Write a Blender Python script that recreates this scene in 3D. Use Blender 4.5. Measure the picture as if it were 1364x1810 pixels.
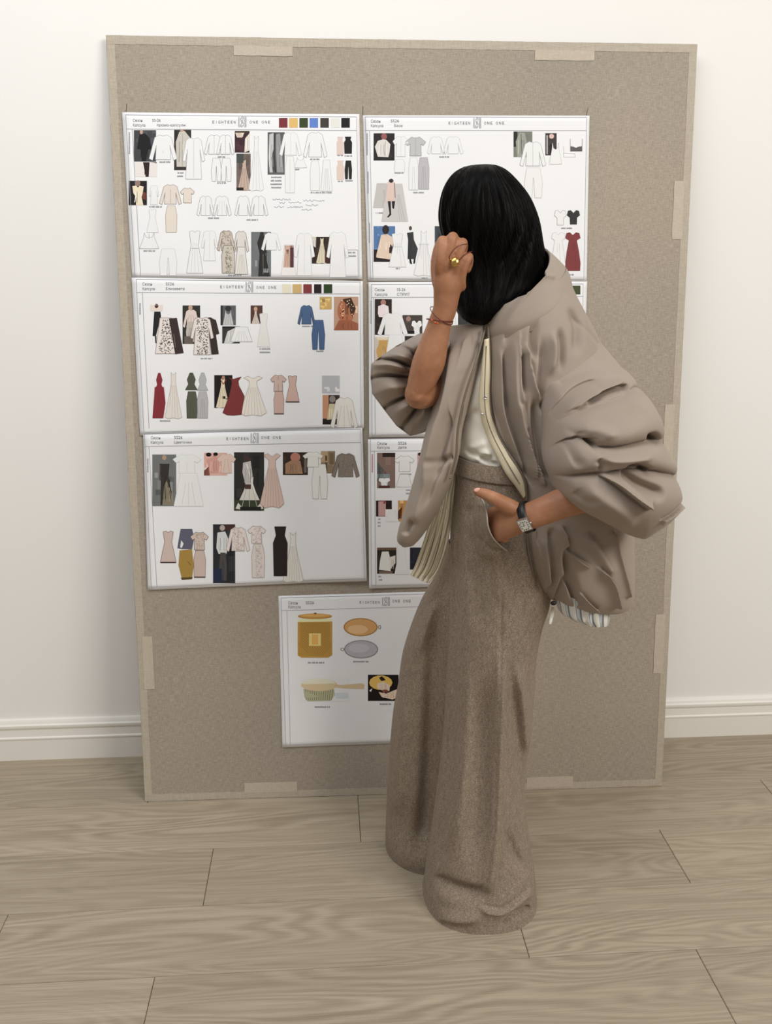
import bpy, bmesh, math, random
import numpy as np
from mathutils import Vector, Matrix, noise as mnoise

scene = bpy.context.scene
for _o in list(bpy.data.objects):
    bpy.data.objects.remove(_o, do_unlink=True)
COL = scene.collection

# ------------------------------------------------------------------ camera
IMG_W, IMG_H = 1364.0, 1810.0
FOCAL, PITCH, YAW, ROLL = 1579.55, 0.2790, 0.0700, 0.0022
EYE = np.array([-0.0855, -2.5313, 1.5015])
_fw = np.array([math.sin(YAW)*math.cos(PITCH), math.cos(YAW)*math.cos(PITCH), -math.sin(PITCH)])
_r = np.cross(_fw, [0, 0, 1]); _r /= np.linalg.norm(_r); _u = np.cross(_r, _fw)
RT = _r*math.cos(ROLL)+_u*math.sin(ROLL)
UP = -_r*math.sin(ROLL)+_u*math.cos(ROLL)
FW = _fw
cam_data = bpy.data.cameras.new('camera')
cam_data.sensor_fit = 'HORIZONTAL'
cam_data.sensor_width = 36.0
cam_data.lens = FOCAL*36.0/IMG_W
cam_data.clip_start = 0.05
cam = bpy.data.objects.new('camera', cam_data)
COL.objects.link(cam)
M4 = Matrix.Identity(4)
for i in range(3):
    M4[i][0], M4[i][1], M4[i][2], M4[i][3] = RT[i], UP[i], -FW[i], EYE[i]
cam.matrix_world = M4
scene.camera = cam

# ------------------------------------------------------------------ light
scene.view_settings.view_transform = 'Standard'
scene.view_settings.look = 'None'
scene.view_settings.gamma = 1.0
scene.view_settings.use_curve_mapping = False
scene.view_settings.exposure = 0.0

world = bpy.data.worlds.new('room_light')
scene.world = world
world.use_nodes = True
_bg = world.node_tree.nodes['Background']
_bg.inputs['Color'].default_value = (1.0, 0.965, 0.915, 1)
_bg.inputs['Strength'].default_value = 0.29


def area_light(name, loc, target, sx, sy, power, color):
    d = bpy.data.lights.new(name, 'AREA')
    d.shape = 'RECTANGLE'
    d.size, d.size_y, d.energy, d.color = sx, sy, power, color
    o = bpy.data.objects.new(name, d)
    COL.objects.link(o)
    o.location = loc
    o.rotation_euler = (Vector(target)-Vector(loc)).to_track_quat('-Z', 'Y').to_euler()
    return o


area_light('window_daylight', (3.1, -3.9, 3.9), (0.0, 0.0, 1.1), 2.4, 2.0, 158, (1.0, 0.965, 0.90))
area_light('ceiling_bounce_fill', (-0.9, -1.7, 3.35), (-0.8, -0.5, 0.0), 2.6, 1.2, 40, (0.96, 0.98, 1.0))  # added fill standing in for ceiling bounce, brightens left wall and sheets from above


# ------------------------------------------------------------------ helpers
def lin(c):
    return tuple(((v/255.0)/12.92 if v/255.0 <= 0.04045 else (((v/255.0)+0.055)/1.055)**2.4) for v in c)


def ray(px, py):
    return FW*FOCAL+RT*(px-IMG_W/2)+UP*(IMG_H/2-py)


def P(px, py, Y):
    """World point that stands at depth plane y = Y."""
    d = ray(px, py)
    return EYE+d*((Y-EYE[1])/d[1])


def pix(V):
    d = np.asarray(V)-EYE
    z = d@FW
    return np.stack([IMG_W/2+FOCAL*(d@RT)/z, IMG_H/2-FOCAL*(d@UP)/z], -1)


def link(o, parent=None):
    COL.objects.link(o)
    if parent is not None:
        o.parent = parent
    return o


def mesh_obj(name, verts, faces, mat, parent=None, smooth=True):
    me = bpy.data.meshes.new(name)
    me.from_pydata([tuple(map(float, v)) for v in verts], [], [tuple(int(i) for i in f) for f in faces])
    me.update()
    if smooth:
        me.polygons.foreach_set('use_smooth', [True]*len(me.polygons))
    if mat is not None:
        me.materials.append(mat)
    return link(bpy.data.objects.new(name, me), parent)


def tag(o, label=None, cat=None, group=None, kind=None):
    for k, v in (('label', label), ('category', cat), ('group', group), ('kind', kind)):
        if v:
            o[k] = v
    return o


def box_data(x0, x1, y0, y1, z0, z1):
    v = [(x0, y0, z0), (x1, y0, z0), (x1, y1, z0), (x0, y1, z0), (x0, y0, z1), (x1, y0, z1), (x1, y1, z1), (x0, y1, z1)]
    f = [(0, 3, 2, 1), (4, 5, 6, 7), (0, 1, 5, 4), (1, 2, 6, 5), (2, 3, 7, 6), (3, 0, 4, 7)]
    return v, f


class Mat:
    """Small node-graph builder."""
    def __init__(self, name, rough=0.6, spec=0.5):
        self.m = bpy.data.materials.new(name)
        self.m.use_nodes = True
        self.nt = self.m.node_tree
        self.b = self.nt.nodes['Principled BSDF']
        self.b.inputs['Roughness'].default_value = rough
        self.b.inputs['Specular IOR Level'].default_value = spec

    def n(self, t, **kw):
        nd = self.nt.nodes.new(t)
        for k, v in kw.items():
            if k.startswith('i_'):
                key = k[2:]
                nd.inputs[int(key) if key.isdigit() else key.replace('_', ' ')].default_value = v
            else:
                setattr(nd, k, v)
        return nd

    def l(self, a, ao, b, bi):
        self.nt.links.new(a.outputs[ao], b.inputs[bi])

    def coords(self, scale=(1, 1, 1), src='Object'):
        t = self.n('ShaderNodeTexCoord')
        m = self.n('ShaderNodeMapping')
        m.inputs['Scale'].default_value = scale
        self.l(t, src, m, 'Vector')
        return m

    def noise(self, vec, scale, detail=4, rough=0.55, dist=0.0):
        nd = self.n('ShaderNodeTexNoise')
        nd.inputs['Scale'].default_value = scale
        nd.inputs['Detail'].default_value = detail
        nd.inputs['Roughness'].default_value = rough
        nd.inputs['Distortion'].default_value = dist
        if vec is not None:
            self.l(vec, 0, nd, 'Vector')
        return nd

    def ramp(self, src, out, stops):
        r = self.n('ShaderNodeValToRGB')
        e = r.color_ramp.elements
        while len(e) < len(stops):
            e.new(0.5)
        for el, (p, c) in zip(e, stops):
            el.position = p
            el.color = (*lin(c), 1)
        self.l(src, out, r, 'Fac')
        return r

    def bump(self, src, out, strength, dist=0.001, prev=None):
        b = self.n('ShaderNodeBump')
        b.inputs['Strength'].default_value = strength
        b.inputs['Distance'].default_value = dist
        self.l(src, out, b, 'Height')
        if prev is not None:
            self.l(prev, 0, b, 'Normal')
        self.l(b, 0, self.b, 'Normal')
        return b

    def base(self, nd, out=0):
        self.l(nd, out, self.b, 'Base Color')

    def flat(self, c):
        self.b.inputs['Base Color'].default_value = (*lin(c), 1)
        return self


def flat_mat(name, c, rough=0.6, spec=0.5, metal=0.0):
    m = Mat(name, rough, spec).flat(c)
    m.b.inputs['Metallic'].default_value = metal
    return m.m


# ------------------------------------------------------------------ materials
def mat_wall():
    m = Mat('wall_paint', 0.75, 0.3)
    v = m.coords()
    n = m.noise(v, 2.0, 3)
    m.base(m.ramp(n, 0, [(0.3, (247, 245, 242)), (0.7, (249, 247, 244))]))
    n2 = m.noise(v, 260, 3)
    m.bump(n2, 0, 0.06, 0.001)
    return m.m


def mat_linen():
    m = Mat('linen_cloth', 0.9, 0.15)
    v = m.coords()
    a = m.noise(m.coords((560, 560, 62)), 1.0, 2, 0.6)
    b = m.noise(m.coords((62, 560, 560)), 1.0, 2, 0.6)
    mx = m.n('ShaderNodeMix', data_type='FLOAT')
    mx.inputs[0].default_value = 0.5
    m.l(a, 0, mx, 2)
    m.l(b, 0, mx, 3)
    cl = m.ramp(mx, 0, [(0.34, (155, 145, 132)), (0.5, (172, 162, 149)), (0.66, (190, 180, 167))])
    big = m.noise(v, 1.6, 3)
    r2 = m.ramp(big, 0, [(0.3, (240, 240, 240)), (0.7, (255, 252, 247))])
    mul = m.n('ShaderNodeMix', data_type='RGBA', blend_type='MULTIPLY')
    mul.inputs[0].default_value = 1.0
    m.l(cl, 0, mul, 6)
    m.l(r2, 0, mul, 7)
    m.base(mul, 2)
    m.bump(mx, 0, 0.35, 0.0006)
    return m.m


def mat_tape(name, lo, hi, al=1.0):
    m = Mat(name, 0.62, 0.3)
    a = m.noise(m.coords((560, 560, 62)), 1.0, 2, 0.6)
    b = m.noise(m.coords((62, 560, 560)), 1.0, 2, 0.6)
    mx = m.n('ShaderNodeMix', data_type='FLOAT')
    mx.inputs[0].default_value = 0.5
    m.l(a, 0, mx, 2)
    m.l(b, 0, mx, 3)
    m.base(m.ramp(mx, 0, [(0.35, lo), (0.65, hi)]))
    return m.m


def mat_wood():
    m = Mat('oak_laminate', 0.5, 0.35)
    tc = m.n('ShaderNodeTexCoord')
    oi = m.n('ShaderNodeObjectInfo')
    sc = m.n('ShaderNodeVectorMath', operation='SCALE')
    cmb = m.n('ShaderNodeCombineXYZ')
    for k, f in ((0, 37.0), (1, 91.0), (2, 53.0)):
        mm = m.n('ShaderNodeMath', operation='MULTIPLY')
        mm.inputs[1].default_value = f
        m.l(oi, 'Random', mm, 0)
        m.l(mm, 0, cmb, k)
    add = m.n('ShaderNodeVectorMath', operation='ADD')
    m.l(tc, 'Object', add, 0)
    m.l(cmb, 0, add, 1)

    def mp(s):
        q = m.n('ShaderNodeMapping')
        q.inputs['Scale'].default_value = s
        m.l(add, 0, q, 'Vector')
        return q
    field = m.noise(mp((0.9, 6.0, 1)), 1.0, 2, 0.45, 0.25)
    mul = m.n('ShaderNodeMath', operation='MULTIPLY')
    mul.inputs[1].default_value = 170.0
    m.l(field, 0, mul, 0)
    jit = m.noise(mp((14, 160, 1)), 1.0, 3, 0.6)
    mj = m.n('ShaderNodeMath', operation='MULTIPLY_ADD')
    mj.inputs[1].default_value = 3.4
    m.l(jit, 0, mj, 0)
    m.l(mul, 0, mj, 2)
    sn = m.n('ShaderNodeMath', operation='SINE')
    m.l(mj, 0, sn, 0)
    ring = m.n('ShaderNodeMapRange')
    ring.inputs['From Min'].default_value = -1
    ring.inputs['From Max'].default_value = 1
    m.l(sn, 0, ring, 'Value')
    fib = m.noise(mp((4, 420, 1)), 1.0, 4, 0.7)
    fib2 = m.noise(mp((1.2, 42, 1)), 1.0, 3, 0.6)
    amp = m.noise(mp((0.8, 7, 1)), 1.0, 2)
    ampr = m.n('ShaderNodeMapRange')
    ampr.inputs['From Min'].default_value = 0.36
    ampr.inputs['From Max'].default_value = 0.66
    ampr.inputs['To Min'].default_value = 0.06
    ampr.inputs['To Max'].default_value = 0.30
    m.l(amp, 0, ampr, 'Value')
    mixa = m.n('ShaderNodeMix', data_type='FLOAT')
    m.l(ampr, 0, mixa, 0)
    m.l(fib, 0, mixa, 2)
    m.l(ring, 0, mixa, 3)
    mixb = m.n('ShaderNodeMix', data_type='FLOAT')
    mixb.inputs[0].default_value = 0.35
    m.l(mixa, 0, mixb, 2)
    m.l(fib2, 0, mixb, 3)
    cr = m.ramp(mixb, 0, [(0.28, (140, 127, 108)), (0.5, (166, 153, 133)), (0.72, (188, 175, 154))])
    hs = m.n('ShaderNodeHueSaturation')
    vr = m.n('ShaderNodeMapRange')
    vr.inputs['To Min'].default_value = 0.95
    vr.inputs['To Max'].default_value = 1.05
    m.l(oi, 'Random', vr, 'Value')
    m.l(vr, 0, hs, 'Value')
    m.l(cr, 0, hs, 'Color')
    m.base(hs)
    m.bump(mixb, 0, 0.12, 0.0006)
    return m.m


def mat_jacket():
    m = Mat('taupe_nylon', 0.64, 0.25)
    v = m.coords()
    n = m.noise(v, 9, 3)
    m.base(m.ramp(n, 0, [(0.3, (157, 143, 130)), (0.7, (163, 149, 137))]))
    m.b.inputs['Sheen Weight'].default_value = 0.08
    m.b.inputs['Sheen Roughness'].default_value = 0.4
    w = m.noise(v, 38, 3, 0.5)
    b1 = m.bump(w, 0, 0.12, 0.004)
    f = m.noise(v, 900, 2)
    m.bump(f, 0, 0.10, 0.0006, b1)
    return m.m


def mat_wool(name, lo, mid, hi):
    m = Mat(name, 0.95, 0.1)
    v = m.coords()
    n = m.noise(v, 430, 4, 0.75)
    n2 = m.noise(m.coords((1, 1, 0.35)), 150, 3, 0.6)
    mx = m.n('ShaderNodeMix', data_type='FLOAT')
    mx.inputs[0].default_value = 0.2
    m.l(n, 0, mx, 2)
    m.l(n2, 0, mx, 3)
    m.base(m.ramp(mx, 0, [(0.33, lo), (0.5, mid), (0.68, hi)]))
    m.b.inputs['Sheen Weight'].default_value = 0.08
    m.b.inputs['Sheen Roughness'].default_value = 0.5
    m.bump(mx, 0, 0.4, 0.0012)
    return m.m


def mat_skin():
    m = Mat('skin', 0.5, 0.4)
    v = m.coords()
    n = m.noise(v, 28, 4)
    m.base(m.ramp(n, 0, [(0.3, (158, 107, 76)), (0.55, (172, 121, 90)), (0.75, (186, 135, 105))]))
    m.b.inputs['Subsurface Weight'].default_value = 0.12
    m.b.inputs['Subsurface Radius'].default_value = (0.012, 0.005, 0.003)
    n2 = m.noise(v, 240, 3)
    m.bump(n2, 0, 0.12, 0.0008)
    return m.m


def mat_hair():
    m = Mat('black_hair', 0.42, 0.09)
    at = m.n('ShaderNodeAttribute', attribute_name='strand')
    mp = m.n('ShaderNodeMapping')
    mp.inputs['Scale'].default_value = (260, 3.0, 1)
    m.l(at, 'Vector', mp, 'Vector')
    n = m.noise(mp, 1.0, 4, 0.65)
    m.base(m.ramp(n, 0, [(0.35, (4, 3, 3)), (0.6, (8, 6, 6)), (0.8, (22, 17, 15))]))
    m.bump(n, 0, 0.3, 0.002)
    return m.m


def mat_stripe(name, base, line, alt, scale):
    """Cream cotton with fine woven stripes that run along the cloth (attribute 'strand' x)."""
    m = Mat(name, 0.85, 0.2)
    at = m.n('ShaderNodeAttribute', attribute_name='strand')
    sx = m.n('ShaderNodeSeparateXYZ')
    m.l(at, 'Vector', sx, 0)
    mu = m.n('ShaderNodeMath', operation='MULTIPLY')
    mu.inputs[1].default_value = scale
    m.l(sx, 0, mu, 0)
    fr = m.n('ShaderNodeMath', operation='FRACT')
    m.l(mu, 0, fr, 0)
    r = m.ramp(fr, 0, [(0.0, base), (0.40, base), (0.46, line), (0.54, line), (0.60, alt), (0.78, alt), (0.82, line), (0.88, base)])
    m.base(r)
    return m.m


def mat_ink():
    m = Mat('printed_ink', 0.55, 0.25)
    at = m.n('ShaderNodeAttribute', attribute_name='Col')
    m.base(at, 'Color')
    return m.m


def mat_paper():
    m = Mat('printer_paper', 0.7, 0.25)
    v = m.coords()
    n = m.noise(v, 5, 2)
    m.base(m.ramp(n, 0, [(0.3, (243, 243, 245)), (0.7, (246, 246, 247))]))
    n2 = m.noise(v, 7, 2)
    m.bump(n2, 0, 0.25, 0.006)
    return m.m


WALL, LINEN, WOOD = mat_wall(), mat_linen(), mat_wood()
TRIM = flat_mat('trim_paint', (242, 238, 231), 0.4, 0.4)
EDGE_TAPE = mat_tape('linen_edge_tape', (174, 163, 147), (195, 184, 167))
TAPE = mat_tape('masking_tape', (186, 174, 157), (202, 191, 174))
JACKET = mat_jacket()
WOOL = mat_wool('taupe_wool', (103, 90, 76), (142, 127, 111), (182, 167, 151))
SKIN, HAIR, INK, PAPER = mat_skin(), mat_hair(), mat_ink(), mat_paper()
STRIPE = mat_stripe('striped_cotton', (226, 216, 190), (120, 110, 96), (206, 196, 170), 1.0)
STRIPE_BLUE = mat_stripe('pale_striped_cotton', (232, 230, 222), (128, 128, 132), (205, 212, 222), 1.0)
TEE = flat_mat('white_jersey', (236, 230, 217), 0.75, 0.25)
CREAM = flat_mat('cream_facing', (226, 214, 184), 0.7, 0.25)
GRAPHITE = flat_mat('pencil_graphite', (88, 78, 66), 0.6)
GOLD = flat_mat('gold_metal', (222, 178, 96), 0.16, 0.5, 1.0)
STEEL = flat_mat('steel_metal', (205, 205, 205), 0.22, 0.5, 1.0)
BLACK_STRAP = flat_mat('black_leather', (16, 15, 15), 0.45)
CORD = flat_mat('dark_red_cord', (96, 36, 26), 0.7)
ZIP = flat_mat('zip_tape', (112, 99, 84), 0.5)
EYE_WHITE = flat_mat('eye_white', (232, 228, 222), 0.25)
EYE_DARK = flat_mat('eye_iris', (44, 28, 20), 0.2)
LIP = flat_mat('lip_skin', (168, 92, 82), 0.45)

# ------------------------------------------------------------------ room
X0, X1, YN = -4.8, 5.2, -4.6
wall = mesh_obj('wall_back', *box_data(X0, X1, 0.0, 0.12, 0.0, 3.4), WALL, smooth=False)
tag(wall, 'plain white painted wall behind the leaning linen board', 'wall', kind='structure')

floor = mesh_obj('floor', *box_data(X0, X1, YN, 0.12, -0.05, -0.0125), flat_mat('floor_underlay', (96, 84, 68), 0.9), smooth=False)
tag(floor, 'greige oak laminate floor of wide planks', 'floor', kind='structure')

PW, PL = 0.2165, 1.202


def plank_mesh(length, width):
    g, b, t = 0.0006, 0.0012, 0.012
    x, y = length/2-g, width/2-g
    v = [(-x, -y, -t), (x, -y, -t), (x, y, -t), (-x, y, -t),
         (-x, -y, -b), (x, -y, -b), (x, y, -b), (-x, y, -b),
         (-x+b, -y+b, 0), (x-b, -y+b, 0), (x-b, y-b, 0), (-x+b, y-b, 0)]
    f = [(8, 9, 10, 11)]
    for a in (0, 4):
        for i in range(4):
            j = (i+1) % 4
            f.append((a+i, a+j, a+4+j, a+4+i))
    me = bpy.data.meshes.new('plank')
    me.from_pydata(v, [], f)
    me.materials.append(WOOD)
    return me


PLANK = plank_mesh(PL, PW)
PHASE = {0: -0.607, 1: -0.007, 2: -0.396, 3: 0.350, 4: -0.472, 5: 0.10, 6: -0.30, 7: 0.45}
# row 1 spans y -0.268..-0.484; the rows run on towards the camera
for rowi in range(-1, 20):
    y1 = -0.484+PW*(2-rowi)
    yc = y1-PW/2
    ph = PHASE.get(rowi, (rowi*0.377) % PL)
    k0 = int(math.floor((X0-ph)/PL))
    for k in range(k0, k0+11):
        xa = ph+k*PL
        if xa+PL < X0+0.05 or xa > X1-0.05 or yc < YN or yc > 0.12:
            continue
        p = bpy.data.objects.new('plank', PLANK)
        p.location = (xa+PL/2, yc, 0)
        link(p, floor)

# baseboard: extruded profile with two beads
prof = [(0, 0), (-0.0150, 0), (-0.0150, 0.070), (-0.0175, 0.0725), (-0.0175, 0.0765), (-0.0140, 0.080), (-0.0125, 0.104),
        (-0.0150, 0.107), (-0.0165, 0.112), (-0.0165, 0.118), (-0.0125, 0.122), (-0.0100, 0.128), (-0.0070, 0.133), (0, 0.1345)]
vv, ff = [], []
for x in (X0, X1):
    vv += [(x, y, z) for y, z in prof]
n = len(prof)
for i in range(n-1):
    ff.append((i, i+1, n+i+1, n+i))
ff += [tuple(range(n))[::-1], tuple(range(n, 2*n))]
bb = mesh_obj('baseboard_back', vv, ff, TRIM, smooth=False)
tag(bb, 'white moulded baseboard along the foot of the wall', 'baseboard', kind='structure')

# ------------------------------------------------------------------ linen board leaning on the wall
BO = np.array([-0.6155, -0.2607, 0.0])
BW, BH, LEAN, BYAW, BT = 1.5056, 2.0440, 0.1180, -0.0137, 0.012
WD = np.array([math.cos(BYAW), math.sin(BYAW), 0])
BU = np.array([-math.sin(BYAW)*math.sin(LEAN), math.cos(BYAW)*math.sin(LEAN), math.cos(LEAN)])
BN = np.cross(WD, BU)


def board(s, t, n=0.0):
    return BO+WD*s+BU*t+BN*n


def px2b(px, py):
    d = ray(px, py)
    q = EYE+d*(((BO-EYE)@BN)/(d@BN))-BO
    return float(q@WD), float(q@BU)


def px2b_many(pts):
    pts = np.asarray(pts, float)
    d = FW*FOCAL+np.outer(pts[:, 0]-IMG_W/2, RT)+np.outer(IMG_H/2-pts[:, 1], UP)
    q = EYE+d*(((BO-EYE)@BN)/(d@BN))[:, None]-BO
    return np.stack([q@WD, q@BU], 1)


board_root = bpy.data.objects.new('linen_board', None)
link(board_root)
MB = Matrix.Identity(4)
for i in range(3):
    MB[i][0], MB[i][1], MB[i][2], MB[i][3] = WD[i], -BN[i], BU[i], BO[i]
board_root.matrix_world = MB
tag(board_root, 'large linen-covered presentation board leaning against the white wall', 'board')
# local frame of the board: x across, y into the wall, z up
bv, bf = [], []


def rounded_slab(w, h, t, bev):
    v, f = [], []
    loops = [(0, bev, bev), (bev, 0, 0), (t-bev, 0, 0), (t, bev, bev)]
    for y, ix, iz in loops:
        v += [(ix, y, iz), (w-ix, y, iz), (w-ix, y, h-iz), (ix, y, h-iz)]
    for a in range(3):
        for i in range(4):
            j = (i+1) % 4
            f.append((a*4+i, a*4+4+i, a*4+4+j, a*4+j))
    f += [(0, 1, 2, 3), (15, 14, 13, 12)]
    return v, f


sv, sf = rounded_slab(BW, BH, BT, 0.002)
mesh_obj('linen_panel', sv, sf, LINEN, board_root, smooth=False)


def strip(name, s0, s1, t0, t1, mat, th=0.0005, rag=0.0, seed=1):
    rnd = random.Random(seed)
    n = max(2, int(max(s1-s0, t1-t0)/0.02))
    hor = (s1-s0) > (t1-t0)
    v, f = [], []
    for i in range(n+1):
        a = i/n
        e0, e1 = (rnd.uniform(-rag, rag) for _ in range(2))
        if hor:
            x = s0+(s1-s0)*a
            q = [(x, 0, t0+e0), (x, 0, t1+e1)]
        else:
            z = t0+(t1-t0)*a
            q = [(s0+e0, 0, z), (s1+e1, 0, z)]
        v += [(p[0], -th, p[2]) for p in q]+[(p[0], 0.0002, p[2]) for p in q]
    for i in range(n):
        a, b = i*4, i*4+4
        f += [(a, b, b+1, a+1), (a, a+2, b+2, b), (a+1, b+1, b+3, a+3)]
    f += [(0, 1, 3, 2), (n*4, n*4+2, n*4+3, n*4+1)]
    return mesh_obj(name, v, f, mat, board_root, smooth=False)


ew = 0.0215
strip('edge_tape', 0.001, ew, 0.001, BH-0.001, EDGE_TAPE, 0.0006, 0.0006, 3)
strip('edge_tape', BW-ew*1.0, BW-0.001, 0.001, BH-0.001, EDGE_TAPE, 0.0006, 0.0006, 4)
strip('edge_tape', 0.001, BW-0.001, BH-ew, BH-0.001, EDGE_TAPE, 0.0009, 0.0006, 5)
strip('edge_tape', 0.001, BW-0.001, 0.001, ew, EDGE_TAPE, 0.0009, 0.0006, 6)
for q, (xa, ya, xb, yb) in enumerate([(413, 82, 517, 99), (945, 89, 1050, 107), (1189, 320, 1207, 423), (1173, 715, 1190, 812),
                                      (253, 1125, 271, 1218), (432, 1383, 525, 1400), (930, 1373, 1012, 1391), (1156, 1086, 1173, 1190),
                                      (221, 330, 236, 430)][:8]):
    cs = [px2b(xa, ya), px2b(xb, ya), px2b(xb, yb), px2b(xa, yb)]
    s0, s1 = (cs[0][0]+cs[3][0])/2, (cs[1][0]+cs[2][0])/2
    t1, t0 = (cs[0][1]+cs[1][1])/2, (cs[2][1]+cs[3][1])/2
    tp = strip('tape_piece', s0, s1, t0, t1, TAPE, 0.0014, 0.0007, 20+q)
    tp['label'] = 'pale strip of masking tape'


def pencil(pts):
    v, f = [], []
    for i, (x, y) in enumerate(pts):
        s, t = px2b(x, y)
        w = 0.0009
        v += [(s-w, -0.0003, t), (s+w, -0.0003, t+w)]
        if i:
            k = 2*i
            f.append((k-2, k-1, k+1, k))
    return mesh_obj('pencil_mark', v, f, GRAPHITE, board_root, smooth=False)


pencil([(224, 184), (223.5, 192), (223, 199)])
pencil([(641, 188), (641, 196), (641, 204)])
pencil([(1039, 191), (1037, 198), (1036, 205)])

# ------------------------------------------------------------------ printed sheets on the board
RND = random.Random(7)


class Sheet:
    def __init__(self, tl, tr, br, bl, label, lift, base=0.0012, gain=1.05):
        self.c = [np.array(px2b(*q)) for q in (tl, tr, br, bl)]
        self.lift, self.base, self.gain = lift, base, gain
        nu, nv = 36, 28
        v, f = [], []
        for j in range(nv+1):
            for i in range(nu+1):
                a, b = i/nu, j/nv
                v.append(self.loc(self.bil(a, b), 0.0, (a, b)))
        for j in range(nv):
            for i in range(nu):
                k = j*(nu+1)+i
                f.append((k, k+nu+1, k+nu+2, k+1))
        self.o = mesh_obj('printed_sheet', v, f, PAPER)
        self.o.matrix_world = MB
        md = self.o.modifiers.new('thickness', 'SOLIDIFY')
        md.thickness = 0.0003
        md.offset = -1
        tag(self.o, label, 'poster', 'fashion collection sheets on the linen board')

    def bil(self, a, b):
        c = self.c
        return (c[0]*(1-a)+c[1]*a)*(1-b)+(c[3]*(1-a)+c[2]*a)*b

    def inv(self, st):
        """Sheet coordinates (across, down) of board points, by Newton steps on the bilinear patch."""
        c = self.c
        a = np.full(len(st), .5)
        b = np.full(len(st), .5)
        for _ in range(5):
            top, bot = np.outer(1-a, c[0])+np.outer(a, c[1]), np.outer(1-a, c[3])+np.outer(a, c[2])
            e = top*(1-b)[:, None]+bot*b[:, None]-st
            da = np.outer(1-b, c[1]-c[0])+np.outer(b, c[2]-c[3])
            db = bot-top
            det = da[:, 0]*db[:, 1]-da[:, 1]*db[:, 0]
            a = a-(e[:, 0]*db[:, 1]-e[:, 1]*db[:, 0])/det
            b = b-(da[:, 0]*e[:, 1]-da[:, 1]*e[:, 0])/det
        return np.clip(a, 0, 1), np.clip(b, 0, 1)

    def loc(self, st, n, ab):
        return (st[0], -(self.base+self.lift(*ab)+n), st[1])

    def put(self, name, shapes, lv=0, label=None):
        """shapes: list of (kind, data, colour), stacked in order; all in photo pixels on the sheet plane."""
        v, f, cols = [], [], []
        off = 0.00045+lv*0.0003
        for si, (kind, d, c) in enumerate(shapes):
            z = off+min(si, 36)*0.000008
            rgba = (*[min(.89, x*self.gain) for x in lin(c)], 1.0)
            polys = []
            if kind == 'r':
                x0, y0, x1, y1 = d
                nx, ny = max(1, int((x1-x0)/14)), max(1, int((y1-y0)/14))
                for i in range(nx):
                    for j in range(ny):
                        xa, xb = x0+(x1-x0)*i/nx, x0+(x1-x0)*(i+1)/nx
                        ya, yb = y0+(y1-y0)*j/ny, y0+(y1-y0)*(j+1)/ny
                        polys.append([(xa, ya), (xb, ya), (xb, yb), (xa, yb)])
            elif kind == 'l':
                pts, w = d
                dense = [pts[0]]
                for (xa, ya), (xb, yb) in zip(pts, pts[1:]):
                    n = max(1, int(math.hypot(xb-xa, yb-ya)/14))
                    dense += [(xa+(xb-xa)*i/n, ya+(yb-ya)*i/n) for i in range(1, n+1)]
                for (xa, ya), (xb, yb) in zip(dense, dense[1:]):
                    L = math.hypot(xb-xa, yb-ya) or 1
                    nx, ny = -(yb-ya)/L*w/2, (xb-xa)/L*w/2
                    polys.append([(xa+nx, ya+ny), (xb+nx, yb+ny), (xb-nx, yb-ny), (xa-nx, ya-ny)])
            elif kind == 'g':
                vs = [Vector((x, y, 0)) for x, y in d]
                from mathutils.geometry import tessellate_polygon
                for tri in tessellate_polygon([vs]):
                    polys.append([d[i] for i in tri])
            elif kind == 't':
                polys = d
            for pl in polys:
                k = len(v)
                for (x, y) in pl:
                    v.append((x, y, z))
                idx = tuple(range(k, len(v)))
                a = sum(pl[i][0]*pl[(i+1) % len(pl)][1]-pl[(i+1) % len(pl)][0]*pl[i][1] for i in range(len(pl)))
                f.append(idx if a < 0 else idx[::-1])
                cols += [rgba]*len(idx)
        va = np.array(v)
        st = px2b_many(va[:, :2])
        A, B = self.inv(st)
        v = [(q[0], -(self.base+self.lift(float(a), float(b))+zz), q[1]) for q, a, b, zz in zip(st, A, B, va[:, 2])]
        o = mesh_obj(name, v, f, INK, self.o, smooth=False)
        at = o.data.color_attributes.new('Col', 'FLOAT_COLOR', 'CORNER')
        # corner order follows the face lists, and every corner of a face has one colour
        at.data.foreach_set('color', [x for c in cols for x in c])
        if label:
            o['label'] = label
        return o


def oval(cx, cy, rx, ry, n=18):
    return [(cx+rx*math.cos(2*math.pi*i/n), cy+ry*math.sin(2*math.pi*i/n)) for i in range(n)]


_tcache = {}


def text_polys(s, x0, yb, h, x1=None):
    """Glyph outlines as filled polygons, cap height h in photo pixels, baseline at yb."""
    if s not in _tcache:
        cu = bpy.data.curves.new('glyphs', 'FONT')
        cu.body = s
        cu.size = 1.0
        cu.resolution_u = 2
        ob = bpy.data.objects.new('glyphs', cu)
        COL.objects.link(ob)
        dg = bpy.context.evaluated_depsgraph_get()
        me = bpy.data.meshes.new_from_object(ob.evaluated_get(dg))
        _tcache[s] = ([v.co[:2] for v in me.vertices], [tuple(p.vertices) for p in me.polygons])
        bpy.data.objects.remove(ob, do_unlink=True)
        bpy.data.curves.remove(cu)
        bpy.data.meshes.remove(me)
    vs, ps = _tcache[s]
    if not vs:
        return []
    w = max(v[0] for v in vs)
    k = h/0.70
    kx = (x1-x0)/w if x1 else k
    return [[(x0+vs[i][0]*kx, yb-vs[i][1]*k) for i in p] for p in ps]


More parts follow.
